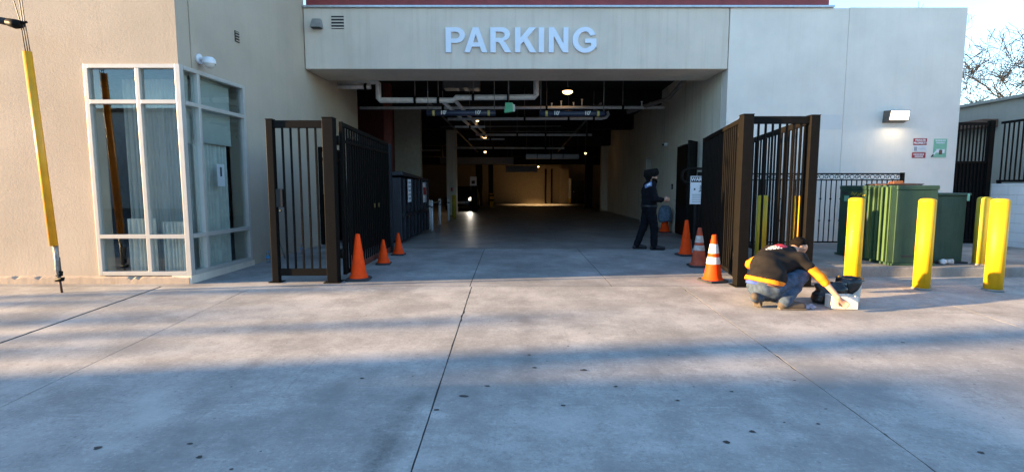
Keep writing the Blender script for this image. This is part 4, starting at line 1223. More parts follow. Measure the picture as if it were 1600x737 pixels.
P0(MB().tube([(-6.232, 6.94, gz(6.94) - .02), (-6.25, 6.94, .18)], .014, 8).build('anchor_rod', plain('rusty_rod', (.07, .035, .025), .8)), g)
P0(MB().tube([(-6.29, 6.93, .155), (-6.20, 6.93, .165), (-6.2, 6.93, .19)], .028, 8).build('clamp', M['black']), g)
P0(MB().tube([(-6.285, 6.94, .215), (-6.22, 6.94, .225), (-6.215, 6.94, .26), (-6.27, 6.94, .275)], .022, 8).build('clamp', M['black']), g)
P0(MB().tube([(-6.252, 6.94, .18), (-6.262, 6.94, .30), (-6.262, 6.94, .42), (-6.268, 6.94, .64)], [.02, .034, .028, .034], 10).build('grip', M['galv']), g)
P0(MB().tube([(-6.235, 6.93, .28), (-6.232, 6.93, .45), (-6.25, 6.93, .52), (-6.255, 6.93, .64)], [.012, .012, .022, .02], 8).build('grip', M['galv']), g)
P0(MB().tube([(-6.21, 6.93, .25), (-6.215, 6.93, .47)], .006, 6).build('wire', M['wire']), g)
for (xo, tx) in ((-.03, -7.3), (0, -6.68), (.03, -6.62)):
    P0(MB().tube([b + Vector((xo, .0, -.1)), (-6.43 + xo, 6.92, 3.60), (tx, 6.85, 8.8 if tx > -7 else 7.5)], .0065, 6).build('wire', M['wire']), g)
k_ = thing('cable_strut', 'black sleeved cable strut clipped to the guy wires at the left edge', 'cable', (-6.43, 6.9, 3.56))
P0(MB().tube([(-10.5, 6.6, 4.35), (-8.2, 6.8, 3.92), (-7.0, 6.88, 3.655), (-6.6, 6.9, 3.575)], [.042, .042, .042, .046], 12).build('sleeve', M['rubber']), k_)
P0(MB().tube([(-6.6, 6.9, 3.575), (-6.50, 6.9, 3.55), (-6.42, 6.9, 3.545)], [.05, .062, .045], 12).build('collar', M['black']), k_)
P0(MB().tube([(-6.44, 6.9, 3.565), (-6.355, 6.9, 3.575)], .016, 8).build('pin', M['black']), k_)

# ------------------------------------------------------------------ litter
def bottle(label, x, y):
    t = thing('water_bottle', label, 'bottle', (x, y, gz(y)), 0, 'plastic water bottles by the wall')
    MB().lathe([(0, .002), (.032, .002), (.034, .01), (.034, .06), (.031, .07), (.034, .08), (.034, .15), (.028, .18), (.013, .205), (.013, .215)], 18).build('body', M['bottle'], t)
    MB().lathe([(.0148, .203), (.0148, .225), (0, .226)], 14).build('cap', M['bottlecap'], t)
    MB().lathe([(.0348, .09), (.0348, .14)], 18).build('label_band', M['bottlecap'], t)
bottle('plastic water bottle on the ground left of the picket panel', -4.52, 9.35)
bottle('plastic water bottle by the wall seen through the picket panel', -4.36, 10.5)
t = thing('broom_stick', 'short grey stick with black tip leaning on the shaded wall', 'stick', (-4.45, 9.8, gz(9.8)))
P0(MB().tube([(-4.38, 9.75, gz(9.75) + .01), (-4.62, 9.78, .78)], .012, 8).build('stick', M['galv']), t)
P0(MB().tube([(-4.62, 9.78, .78), (-4.635, 9.78, .84)], .02, 8).build('tip', M['black']), t)
t = thing('paper_cup', 'crushed paper cup lying at the foot of the plain green cabinet', 'cup', (7.15, 8.3, .158))
c_ = MB().lathe([(.0, -.07), (.033, -.07), (.047, .07), (.043, .07), (.03, -.065)], 16).build('cup', M['cup'], t); c_.rotation_euler = (R(90), R(25), R(70)); c_.location = (.04, .02, .047)
c_ = MB().lathe([(.0, -.06), (.033, -.05), (.045, .05), (.03, .062), (0, .05)], 16).build('lid', M['white'], t); c_.rotation_euler = (R(80), R(5), R(-20)); c_.location = (-.07, 0, .047)

# ------------------------------------------------------------------ right edge: gate, block wall, far building, bare trees
XW = 10.72
fg = thing('picket_gate', 'tall dark picket gate between the white wall and the block wall', 'gate', (10.3, 11.55, .06))
for z, h in ((2.83, .06), (1.98, .05), (.2, .06)):
    P0(MB().box(9.95, 10.70, 11.53, 11.57, z - h/2, z + h/2).build('rail', M['black']), fg)
for k in range(9):
    x = 10.0 + k * .083
    P0(MB().box(x - .012, x + .012, 11.538, 11.562, .232, 1.953).build('bar', M['black']), fg)
    P0(MB().box(x - .012, x + .012, 11.538, 11.562, 2.007, 2.798).build('bar', M['black']), fg)
P0(MB().box(9.96, 10.69, 11.575, 11.585, .1, 1.96).build('sheet', M['blackmesh']), fg)
P0(MB().box(10.66, 10.76, 11.50, 11.60, .06, 2.9).build('post', M['black']), fg)
bw = thing('block_wall', 'low white painted block wall at the right edge', 'wall', (10.8, 10, .06))
cz = [.02, .22, .42, .62, .82, 1.02, 1.22, 1.42]
bm_ = None
for r_i in range(7):
    for k in range(11):
        y1 = 11.48 - k * .402 + (.2 if r_i % 2 else 0); y0 = y1 - .396
        y1 = min(y1, 11.48)
        if y1 - y0 < .05: continue
        P0(MB().box(10.765, 10.95, y0, y1, cz[r_i] + .04, cz[r_i] + .236).build('block', M['blockwall'], bevel=.004), bw)
P0(MB().box(10.775, 10.94, 7.1, 11.47, .02, 1.44).build('mortar', M['pad']), bw)
P0(MB().box(10.755, 10.96, 7.1, 11.48, 1.458, 1.50).build('coping', M['blockwall'], bevel=.006), bw)
wf = thing('wall_fence', 'black picket fence mounted on top of the white block wall', 'fence', (10.85, 9.5, 1.5))
for z in (1.56, 2.84):
    P0(MB().box(10.83, 10.87, 7.1, 11.45, z - .025, z + .025).build('rail', M['black']), wf)
for k in range(40):
    y = 11.38 - k * .106
    P0(MB().box(10.839, 10.861, y - .011, y + .011, 1.586, 2.814).build('bar', M['black']), wf)
for y in (11.40, 9.3, 7.2): P0(MB().box(10.82, 10.88, y - .03, y + .03, 1.501, 1.534).build('foot', M['black']), wf)
fb = thing('neighbour_building', 'beige flat roofed building behind the picket gate at right', 'building', (13, 16, 0))
P0(MB().box(12.6, 18, 8.5, 20, 0, 3.62).build('wall', M['beigebldg']), fb)
P0(MB().box(12.5, 18.1, 8.4, 20.1, 3.621, 3.70).build('coping', M['beigebldg'], bevel=.01), fb)
P0(MB().box(12.2, 12.599, 13.4, 20, 2.98, 3.18).build('fascia', M['brown'], bevel=.01), fb)
P0(MB().box(12.595, 12.61, 15, 16, .1, 2.1).build('door', M['brown']), fb)

def bare_tree(label, base, height, seed, lean=(0, 0), spread=1.0):
    t = thing('bare_tree', label, 'tree', base, 0, 'leafless trees beyond the neighbour building')
    rt = Random(seed)
    trunk = MB(); crown = MB()
    def branch(p, d, ln, r_, depth):
        segs = 3 if depth < 4 else 2
        pts = [p]; rad = [r_]
        for s_ in range(segs):
            d = (d + Vector((rt.uniform(-.22, .22), rt.uniform(-.22, .22), rt.uniform(-.05, .16)))).normalized()
            p = p + d * ln / segs
            pts.append(p); rad.append(max(.013, r_ * (1 - .42 * (s_ + 1) / segs)))
        (trunk if depth < 2 else crown).tube(pts, rad, 7 if depth < 2 else (4 if depth < 4 else 3), cap=False)
        if depth >= 6: return
        nch = 3 if depth < 5 else 2
        for c_ in range(nch):
            ax = Vector((rt.uniform(-1, 1), rt.uniform(-1, 1), rt.uniform(-.35, .55))).normalized()
            nd = (d * .75 + ax * .75 * spread).normalized()
            k = rt.randint(max(1, segs - 1), segs)
            branch(pts[k], nd, ln * rt.uniform(.62, .84), rad[k] * rt.uniform(.55, .75), depth + 1)
    branch(Vector((0, 0, 0)), Vector((lean[0], lean[1], 1)).normalized(), height * .36, height * .018, 0)
    trunk.build('trunk', M['bark'], t); crown.build('crown', M['bark'], t)
    return t
bare_tree('leafless tree with dense dark twigs nearest the white wall', (21.6, 23.2, 0), 8.8, 5, spread=1.15)
bare_tree('leafless tree with a wide arching limb at the right edge', (24.8, 24.5, 0), 10.2, 12, (-.15, 0), 1.25)
bare_tree('faint leafless tree showing just above the garage roof line', (24.5, 40, 0), 15.5, 21, spread=1.1)

# ------------------------------------------------------------------ out of frame: shadow casters added at the left, building mirrored in the glass
def caster_tree(label, x, y, r_, h):  # unseen trees put in to throw soft streaks across the driveway
    t = thing('shadow_tree', label, 'tree', (x, y, -.4))
    rt = Random(int(abs(x * 7 + y * 13)))
    tr = MB(); tr.tube([(0, 0, 0), (.03, .02, h * .4), (0, .05, h)], [r_ * 1.1, r_, r_ * .8], 12)
    cr = MB()
    for k in range(9):
        a = rt.uniform(0, 6.28); l_ = rt.uniform(.2, .5)
        cr.tube([(0, .05, h - .3), (math.cos(a) * l_ * .6, math.sin(a) * l_ * .6, h + l_ * .6), (math.cos(a) * l_, math.sin(a) * l_, h + l_ * 1.3)], [.03, .02, .008], 6)
    tr.build('trunk', M['bark'], t); cr.build('crown', M['bark'], t)
caster_tree('slim young tree added out of frame at left to streak the ground with shade, nearer the sunlit wall', -30, 3.28, .17, 4.6)
caster_tree('slim tree added out of frame at left to streak the ground with shade, farther from the sunlit wall', -30, 1.80, .10, 5.4)
caster_tree('second slim tree added out of frame at left to streak the ground with shade, between the pole and the wall', -31, 2.25, .06, 4.9)
caster_tree('third slim tree added out of frame at left to streak the ground with shade, between the pole and the wall', -29, 2.75, .05, 4.2)
caster_tree('stout short tree added out of frame at left to streak the ground with shade, close to the sunlit wall', -27, 4.02, .12, 4.5)
caster_tree('thin sapling added out of frame at left to streak the ground with shade, close beside the added pole', -32, 1.12, .07, 5.0)
t = thing('shadow_pole', 'wooden pole added out of frame at left to shade a strip of the driveway', 'pole', (-30, .6, -.4))  # unseen pole added to throw the wide shadow strip
MB().tube([(0, 0, 0), (0, 0, 10)], [.27, .22], 16).build('shaft', M['bark'], t)
MB().box(-.06, .06, -1.1, 1.1, 9.2, 9.35).build('crossarm', M['bark'], t)
nb_ = thing('shadow_block', 'plain low block added out of frame at left to shade the near driveway', 'building', (-36, -12, -.4))  # unseen block added so its edge bounds the foreground shade
P0(MB().box(-42, -34, -24.8, -.75, -.4, 6.4).build('wall', M['beigebldg']), nb_)
P0(MB().box(-42.2, -33.8, -25, -.73, 6.401, 6.6).build('coping', M['beigebldg']), nb_)
ob = thing('opposite_building', 'long low building across the street mirrored in the corner window', 'building', (0, -30, -.4))
P0(MB().box(-70, 60, -36, -28, -.4, 7.6).build('wall', M['blockwall']), ob)
P0(MB().box(-70.2, 60.2, -36.2, -27.8, 7.601, 7.9).build('parapet', M['brown']), ob)
for k in range(8):
    P0(MB().box(-22 + k * 7, -18 + k * 7, -27.99, -27.95, .2, 2.6).build('shopfront', M['black_ink']), ob)

# ------------------------------------------------------------------ people: smooth union of tapered limbs, meshed as one surface
def surface(prims, vox, k=.03, wob=0, wobscale=9, cut=None):
    P = np.array([[*p[0], *p[1], p[2], p[3]] for p in prims], dtype=np.float64)
    mx = np.maximum(P[:, 6], P[:, 7])[:, None]
    lo = np.minimum(P[:, :3] - mx, P[:, 3:6] - mx).min(0) - .04
    hi = np.maximum(P[:, :3] + mx, P[:, 3:6] + mx).max(0) + .04
    n = np.ceil((hi - lo) / vox).astype(int) + 1
    gx, gy, gz_ = [lo[i] + vox * np.arange(n[i]) for i in range(3)]
    D = np.full(n, .5, dtype=np.float64)
    for p in P:
        a, b, ra, rb = p[:3], p[3:6], p[6], p[7]
        m_ = max(ra, rb) + .09
        i0 = np.maximum(((np.minimum(a, b) - m_ - lo) / vox).astype(int), 0)
        i1 = np.minimum(((np.maximum(a, b) + m_ - lo) / vox).astype(int) + 2, n)
        s_ = tuple(slice(i0[i], i1[i]) for i in range(3))
        X, Y, Z = np.meshgrid(gx[s_[0]], gy[s_[1]], gz_[s_[2]], indexing='ij')
        ab = b - a; L2 = max(1e-9, ab @ ab)
        t = np.clip(((X - a[0]) * ab[0] + (Y - a[1]) * ab[1] + (Z - a[2]) * ab[2]) / L2, 0, 1)
        d = np.sqrt((X - a[0] - t * ab[0])**2 + (Y - a[1] - t * ab[1])**2 + (Z - a[2] - t * ab[2])**2) - (ra + (rb - ra) * t)
        kk = p_k = k
        o_ = D[s_]
        h = np.clip(.5 + .5 * (o_ - d) / kk, 0, 1)
        D[s_] = o_ * (1 - h) + d * h - kk * h * (1 - h)
    X, Y, Z = np.meshgrid(gx, gy, gz_, indexing='ij')
    if wob:
        w = np.sin(X * wobscale * 2.1 + 3 * np.sin(Z * wobscale * .9) + Y * 5) * np.sin(Z * wobscale * 3.3 + 2 * np.sin(Y * wobscale) + X * wobscale)
        D += wob * w
    if cut is not None:
        for (pt, nn) in cut:
            D = np.maximum(D, (X - pt[0]) * nn[0] + (Y - pt[1]) * nn[1] + (Z - pt[2]) * nn[2])
    S_ = D < 0
    nx, ny, nz = D.shape
    # surface nets
    acc = np.zeros((nx - 1, ny - 1, nz - 1, 3)); cnt = np.zeros((nx - 1, ny - 1, nz - 1))
    corners = [(i, j, l) for i in (0, 1) for j in (0, 1) for l in (0, 1)]
    sl = lambda c: (slice(c[0], nx - 1 + c[0]), slice(c[1], ny - 1 + c[1]), slice(c[2], nz - 1 + c[2]))
    for c1 in corners:
        for ax in range(3):
            if c1[ax] == 0:
                c2 = list(c1); c2[ax] = 1
                A = D[sl(c1)]; B = D[sl(c2)]
                cr = (A < 0) != (B < 0)
                den = np.where(cr, A - B, 1)
                t = np.where(cr, A / den, 0)
                for q_ in range(3):
                    acc[..., q_] += np.where(cr, c1[q_] + (t if q_ == ax else 0), 0)
                cnt += cr
    act = cnt > 0
    idx = -np.ones(act.shape, dtype=int); idx[act] = np.arange(act.sum())
    ijk = np.argwhere(act)
    verts = lo + vox * (ijk + acc[act] / cnt[act][:, None])
    faces = []
    for ax in range(3):
        a1, a2 = [(1, 2), (2, 0), (0, 1)][ax]
        A = S_[tuple(slice(0, -1) if q_ == ax else slice(1, -1) for q_ in range(3))]
        B = S_[tuple(slice(1, None) if q_ == ax else slice(1, -1) for q_ in range(3))]
        for inside, flip in ((A & ~B, False), (~A & B, True)):
            loc = np.argwhere(inside)
            if not len(loc): continue
            off = np.ones(3, dtype=int); off[ax] = 0
            g_ = loc + off
            def cell(d1, d2):
                q_ = g_.copy(); q_[:, a1] -= d1; q_[:, a2] -= d2
                return idx[q_[:, 0], q_[:, 1], q_[:, 2]]
            quad = np.stack([cell(1, 1), cell(0, 1), cell(0, 0), cell(1, 0)], 1)
            if flip: quad = quad[:, ::-1]
            faces.append(quad)
    F = np.concatenate(faces)
    F = F[(F >= 0).all(1)]
    return verts, F

def sdf_obj(name, prims, vox, mat, parent, **kw):
    v, f = surface(prims, vox, **kw)
    me = bpy.data.meshes.new(name)
    me.from_pydata(v.tolist(), [], f.tolist()); me.update()
    me.polygons.foreach_set('use_smooth', [True] * len(me.polygons))
    me.materials.append(mat)
    o = bpy.data.objects.new(name, me); COL.objects.link(o)
    s_ = o.modifiers.new('smooth', 'SMOOTH'); s_.iterations = 3; s_.factor = .5
    if parent is not None: P0(o, parent)
    return o

def decal(name, target, origin, u, v, nrm, shape, mat, parent, su, sv, nu=14, nv=8, off=.006):
    """flat print laid onto the cloth surface"""
    me = target.data
    bvh = BVHTree.FromPolygons([vv.co for vv in me.vertices], [p.vertices for p in me.polygons])
    o = Vector(origin); u = Vector(u).normalized(); nrm = Vector(nrm).normalized(); v = Vector(v); v = (v - nrm * v.dot(nrm)).normalized()
    m = MB(); ids = {}
    def pt(i, j):
        if (i, j) in ids: return ids[(i, j)]
        q = o + u * (i / nu - .5) * su + v * (j / nv - .5) * sv + nrm * .4
        hit = bvh.ray_cast(q, -nrm)
        ids[(i, j)] = None if hit[0] is None else (len(m.v), m.v.append(tuple(hit[0] + nrm * off)))[0]
        return ids[(i, j)]
    for i in range(nu):
        for j in range(nv):
            if shape((i + .5) / nu * 2 - 1, (j + .5) / nv * 2 - 1):
                f = [pt(i, j), pt(i+1, j), pt(i+1, j+1), pt(i, j+1)]
                if None not in f: m.f.append(tuple(f)); m.smooth.append(True)
    ob_ = m.build(name, mat)
    return P0(ob_, parent)

def hand(wrist, tip_dir, palm_n, side_, sc=1.0, curl=.5):
    """palm, four fingers and thumb as tapered limbs; palm_n points out of the palm, side_ towards the thumb"""
    w = Vector(wrist); d = Vector(tip_dir).normalized(); pn = Vector(palm_n); pn = (pn - d * pn.dot(d)).normalized()
    sd = d.cross(pn).normalized() * side_
    pr = []
    for q in (-.028, 0, .028):
        pr.append((w, w + d * .085 * sc + sd * q * sc, .022 * sc, .017 * sc))
    for i, (q, ln) in enumerate(((.036, .072), (.013, .08), (-.011, .075), (-.033, .06))):
        b0 = w + d * .085 * sc + sd * q * sc
        c1 = (d * math.cos(curl * .7) + pn * math.sin(curl * .7)); c2 = (d * math.cos(curl * 1.7) + pn * math.sin(curl * 1.7))
        m_ = b0 + c1 * ln * .5 * sc
        pr.append((b0, m_, .0105 * sc, .0095 * sc)); pr.append((m_, m_ + c2 * ln * .5 * sc, .0095 * sc, .008 * sc))
    b0 = w + d * .025 * sc + sd * .03 * sc
    m_ = b0 + (d * .6 + sd * .7 + pn * .35).normalized() * .042 * sc
    pr.append((b0, m_, .014 * sc, .011 * sc)); pr.append((m_, m_ + (d * .85 + sd * .1 + pn * .5).normalized() * .034 * sc, .011 * sc, .009 * sc))
    return pr

def V(*a): return Vector(a)
# ---- crouching person
gm = -.062
cr = thing('person', 'crouching person in black and orange shirt and jeans reaching for a white carton', 'person', (3.25, 6.2, gm))
pel = V(3.165, 6.24, .215); wai = V(3.15, 6.26, .30); spi = V(3.225, 6.37, .44); che = V(3.42, 6.48, .535); nek = V(3.61, 6.53, .60)
hed = V(3.755, 6.60, .655)
shR = V(3.61, 6.33, .525); elR = V(3.785, 6.16, .325); wrR = V(3.93, 6.03, .105)
shL = V(3.42, 6.69, .565); elL = V(3.24, 6.78, .44); wrL = V(3.50, 6.80, .33)
hiR = V(3.235, 6.19, .195); knR = V(3.63, 6.30, .335); anR = V(3.345, 6.12, .03); toR = V(3.53, 6.10, gm + .045)
hiL = V(3.10, 6.31, .19); knL = V(3.42, 6.55, .03); anL = V(3.0, 6.17, .075); toL = V(3.075, 6.235, gm + .05)
fd = V(.85, .42, -.32).normalized()      # where the face points
up_h = V(.35, .18, .92).normalized()
body = [(pel, wai, .13, .13), (wai, spi, .13, .14), (spi, che, .14, .15), (che, nek, .12, .065), (nek, hed - fd * .02, .058, .055),
        (hed + fd*.01, hed - fd * .03, .088, .088), (hed + fd * .05 - up_h * .05, hed + fd * .07 - up_h * .08, .055, .04), (hed + fd * .10 - up_h*.01, hed + fd * .118 - up_h * .03, .014, .017),
        (che, shR, .1, .062), (shR, elR, .055, .044), (elR, wrR, .043, .028), (che, shL, .1, .062), (shL, elL, .055, .044), (elL, wrL, .043, .028),
        (pel, hiR, .11, .1), (hiR, knR, .088, .06), (knR, anR, .06, .04), (pel, hiL, .11, .1), (hiL, knL, .088, .06), (knL, anL, .055, .04),
        (anR, toR, .035, .03), (anL, toL, .035, .03)]
ear = fd.cross(up_h).normalized()
for s_ in (1, -1): body.append((hed + ear * s_ * .082 - fd * .01, hed + ear * s_ * .09 - fd * .012 - up_h * .03, .016, .013))
hd = (V(.075, -.01, -.085)).normalized()
body += hand(wrR, hd, V(.25, -.2, -.3), 1, 1.0, .7)
body += hand(wrL, V(.8, -.1, -.5), V(.2, -.3, -.6), -1, 1.0, .5)
sdf_obj('body', body, .0085, M['skin'], cr, k=.018)
# clothing
tor = [(wai - V(.02,.02,.02), spi, .155, .17), (spi, che, .17, .165), (che, nek - fd * .02, .135, .075),
       (spi + V(.04,-.06,-.02), shR - V(.05,0,.02), .12, .09), (spi + V(-.03,.08,0), shL - V(.02,.02,.02), .12, .09), (che, shR, .12, .085), (che, shL, .12, .085),
       (hiR + V(-.03, -.01, .10), spi, .12, .15), (hiL + V(0, 0, .09), spi, .12, .15), (spi + V(.12, 0, -.06), che + V(.1, 0, -.09), .12, .12),
       (shR, shR.lerp(elR, .42), .085, .074), (shL, shL.lerp(elL, .42), .085, .074)]
tor += [(hiR + V(-.045, -.02, .05), hiR + V(.04, .02, .13), .125, .12), (hiL + V(-.05, -.01, .06), hiL + V(.02, .02, .14), .125, .12)]
HN = V(.22, .10, .97).normalized(); HP = V(3.13, 6.2, .258)
shirt = sdf_obj('shirt', tor, .010, M['shirt'], cr, k=.05, wob=.007, wobscale=9, cut=[(tuple(HP + HN * .038), tuple(-HN))])
sdf_obj('hem_band', [(a_, b_, ra + .006, rb + .006) for a_, b_, ra, rb in tor], .010, M['hivis'], cr, k=.05, wob=.004, wobscale=7, cut=[(tuple(HP + HN * .048), tuple(HN)), (tuple(HP - HN * .008), tuple(-HN))])
sdf_obj('sleeve', [(shR.lerp(elR, .38), elR, .066, .058), (elR, elR.lerp(wrR, .28), .058, .05)], .009, M['hivis'], cr, k=.02, wob=.004, wobscale=16)
sdf_obj('sleeve', [(shL.lerp(elL, .30) + V(-.05, -.06, -.02), elL + V(-.07, -.08, -.03), .075, .062), (elL + V(-.07, -.08, -.03), elL.lerp(wrL, .28), .058, .05)], .009, M['hivis'], cr, k=.02, wob=.004, wobscale=16)
sdf_obj('undershorts', [(hiL + V(-.065, -.035, .03), hiL + V(-.02, -.06, .03), .108, .105)], .009, M['bluebrief'], cr, k=.02,
        cut=[((3.15, 6.2, .246), (.2, .1, .97)), ((3.15, 6.2, .20), (-.2, -.1, -.97))])
jn = [(hiR, hiL, .135, .135), (pel + V(-.03, -.02, -.01), pel + V(.05, .03, .04), .14, .13), (hiR, knR, .115, .085), (knR, knR.lerp(anR, .5), .086, .078), (knR.lerp(anR, .5), anR, .078, .07),
      (hiL, knL, .115, .082), (knL, anL, .078, .062), (knR - V(.02,0,.03), hiR.lerp(knR, .5) - V(0,0,.02), .08, .10)]
sdf_obj('jeans', jn, .011, M['jeans'], cr, k=.03, wob=.006, wobscale=13)
sdf_obj('belt', [(hiR + V(-.05, -.025, .03), hiL + V(-.045, -.015, .05), .118, .118), (hiR + V(.02, -.01, .04), hiL + V(.03, 0, .06), .11, .11)], .008, M['belt'], cr, k=.03,
        cut=[((3.15, 6.2, .236), (.25, .12, .96)), ((3.15, 6.2, .212), (-.25, -.12, -.96))])
# boots
def boot(an, to, heel, nm='boot'):
    b_ = sdf_obj(nm, [(an + V(0, 0, .03), heel, .058, .048), (heel, to, .046, .04), (an, to, .05, .04)], .009, M['boot'], cr, k=.03, cut=[((0, 0, gm + .02), (0, 0, -1))])
    return b_
b1 = boot(anR + V(0, 0, -.01), toR + V(.01, 0, 0), V(anR.x - .035, anR.y, gm + .05))
d_ = (toR - anR); d_.z = 0; d_.normalize(); nn_ = V(-d_.y, d_.x, 0)
h0 = V(anR.x - .075, anR.y + .01, 0); t0 = V(toR.x + .055, toR.y, 0)
m = MB(); w0 = .042
m.hexa([(h0 - nn_*w0 + V(0,0,gm+.002))[:], (t0 - nn_*w0*.9 + V(0,0,gm+.002))[:], (t0 + nn_*w0*.9 + V(0,0,gm+.002))[:], (h0 + nn_*w0 + V(0,0,gm+.002))[:],
        (h0 - nn_*w0 + V(0,0,gm+.024))[:], (t0 - nn_*w0*.9 + V(0,0,gm+.024))[:], (t0 + nn_*w0*.9 + V(0,0,gm+.024))[:], (h0 + nn_*w0 + V(0,0,gm+.024))[:]])
so = m.build('sole', M['sole'], None, bevel=.008); P0(so, cr)
b2 = sdf_obj('boot', [(anL + V(0, 0, .0), toL, .052, .046), (anL + V(-.015, -.02, .02), anL + V(.05, .04, -.02), .045, .05)], .009, M['boot'], cr, k=.03, cut=[((0, 0, gm + .003), (0, 0, -1))])
# sole of the raised left boot, facing the camera
p0 = anL + V(-.035, -.045, .035); p1 = toL + V(-.03, -.04, -.035)
sx_ = V(.78, -.52, 0).normalized()
m = MB(); bk = V(-.45, -.75, 0).normalized() * .022
m.hexa([tuple(q) for q in (p1 - sx_*.045, p1 + sx_*.045, p1 + sx_*.045 - bk, p1 - sx_*.045 - bk, p0 - sx_*.04, p0 + sx_*.04, p0 + sx_*.04 - bk, p0 - sx_*.04 - bk)])
P0(m.build('sole', M['sole'], None, bevel=.012), cr)
# hair
hr = [(hed - fd * .03 + up_h * .035, hed + fd * .03 + up_h * .05, .088, .078), (hed - fd * .055, hed - fd * .05 + up_h * .03, .072, .08)]
sdf_obj('hair', hr, .008, M['hair'], cr, k=.02, wob=.005, wobscale=30)
# print on the back of the shirt
bn = V(-.42, -.62, .66).normalized(); bu = V(.80, -.28, .25); bu = (bu - bn * bu.dot(bn)).normalized(); bv = bn.cross(bu)
cen = che + V(-.06, -.06, .10)
decal('back_print', shirt, cen + bu * .06 + bv * .035, bu, bv, bn, lambda a, b: a*a*.9 + b*b < .8 and not (abs(b + .15) < .1 and a < .3), M['red_ink'], cr, .17, .10, 20, 12)
for i_, (oy, w_, ln) in enumerate(((.045, .012, .13), (.015, .012, .17), (-.012, .010, .19))):
    decal('back_print', shirt, cen - bu * (.055 - .012 * i_) + bv * (oy - .01), bu, bv, bn, lambda a, b: (int((a + 1) * 9) % 4) != 3, M['white'], cr, ln, w_ * 1.6, 18, 2, .008)

# carton, bucket with bag, papers
cart = thing('carton', 'small white open carton held on the ground by the crouching person', 'box', (4.075, 6.19, gz(6.19)), -.1)
w_, d_, h_ = .30, .17, .16
for (x0, x1, y0, y1, z0, z1) in ((-w_/2, w_/2, -d_/2, -d_/2 + .005, .004, h_), (-w_/2, w_/2, d_/2 - .005, d_/2, .004, h_), (-w_/2, -w_/2 + .005, -d_/2 + .0055, d_/2 - .0055, .004, h_), (w_/2 - .005, w_/2, -d_/2 + .0055, d_/2 - .0055, .004, h_)):
    MB().box(x0, x1, y0, y1, z0, z1).build('side_panel', M['carton'], cart)
MB().box(-w_/2 + .006, w_/2 - .006, -d_/2 + .006, d_/2 - .006, .004, .009).build('bottom_panel', M['carton'], cart)
bk_ = thing('bucket', 'white plastic bucket lined with a black bag beside the first bollard', 'bucket', (4.37, 6.50, gz(6.50)))
MB().lathe([(.0, .004), (.115, .004), (.12, .012), (.135, .28), (.142, .285), (.142, .305), (.132, .305), (.114, .02), (0, .02)], 32).build('pail', M['bucket'], bk_)
m = MB(); vs = []; fs = []; n = 36
prof = [(.09, .25), (.131, .312), (.146, .312), (.150, .302), (.153, .294), (.155, .285)]
for i, (r_, z) in enumerate(prof):
    for k in range(n):
        a = 2 * math.pi * k / n
        wv = .006 * math.sin(7 * a + i) + .004 * math.sin(13 * a + 2 * i)
        drop = -.2 * max(0, math.cos(a - R(205))) ** .6 * max(0, i - 2) / 3
        vs.append(((r_ + wv * min(i, 3) / 3) * math.cos(a), (r_ + wv * min(i, 3) / 3) * math.sin(a), z + drop + .005 * math.sin(5 * a + 1.7 * i) * (i > 0)))
for i in range(len(prof) - 1):
    for k in range(n): fs.append((i*n+k, (i+1)*n+k, (i+1)*n+(k+1) % n, i*n+(k+1) % n))
m.add(vs, fs, True)
lin = m.build('liner', M['bag'], bk_); sm = lin.modifiers.new('solid', 'SOLIDIFY'); sm.thickness = .004
bg_ = thing('tool_bag', 'slumped black bag lying between the bucket and the carton', 'bag', (4.05, 6.40, gz(6.40)))
sdf_obj('bag_body', [(V(3.95, 6.42, .02), V(4.17, 6.38, .02), .10, .09), (V(3.97, 6.42, .12), V(4.18, 6.38, .12), .07, .08), (V(3.91, 6.43, .175), V(4.25, 6.40, .20), .03, .035)], .012, M['bag'], bg_, k=.04, wob=.008, wobscale=14, cut=[((0, 0, gz(6.42) + .002), (0, 0, -1))])
P0(MB().tube([(3.97, 6.42, .19), (4.00, 6.40, .22), (4.08, 6.40, .225), (4.13, 6.41, .20)], .012, 8).build('handle', M['bag']), bg_)
pp = thing('crumpled_paper', 'crumpled pale paper on the ground beside the boot', 'paper', (3.66, 6.2, gz(6.2)))
rq = Random(9); m = MB(); g_ = 7
vs = [(3.58 + .026 * i + .01 * j, 6.12 + .03 * j, gz(6.12 + .03 * j) + .006 + rq.uniform(0, .022)) for j in range(g_) for i in range(g_)]
m.add(vs, [(j*g_+i, j*g_+i+1, (j+1)*g_+i+1, (j+1)*g_+i) for j in range(g_-1) for i in range(g_-1)])
o = m.build('sheet', plain('pale_paper', (.45, .46, .52), .8), None); sm = o.modifiers.new('solid', 'SOLIDIFY'); sm.thickness = .002; P0(o, pp)

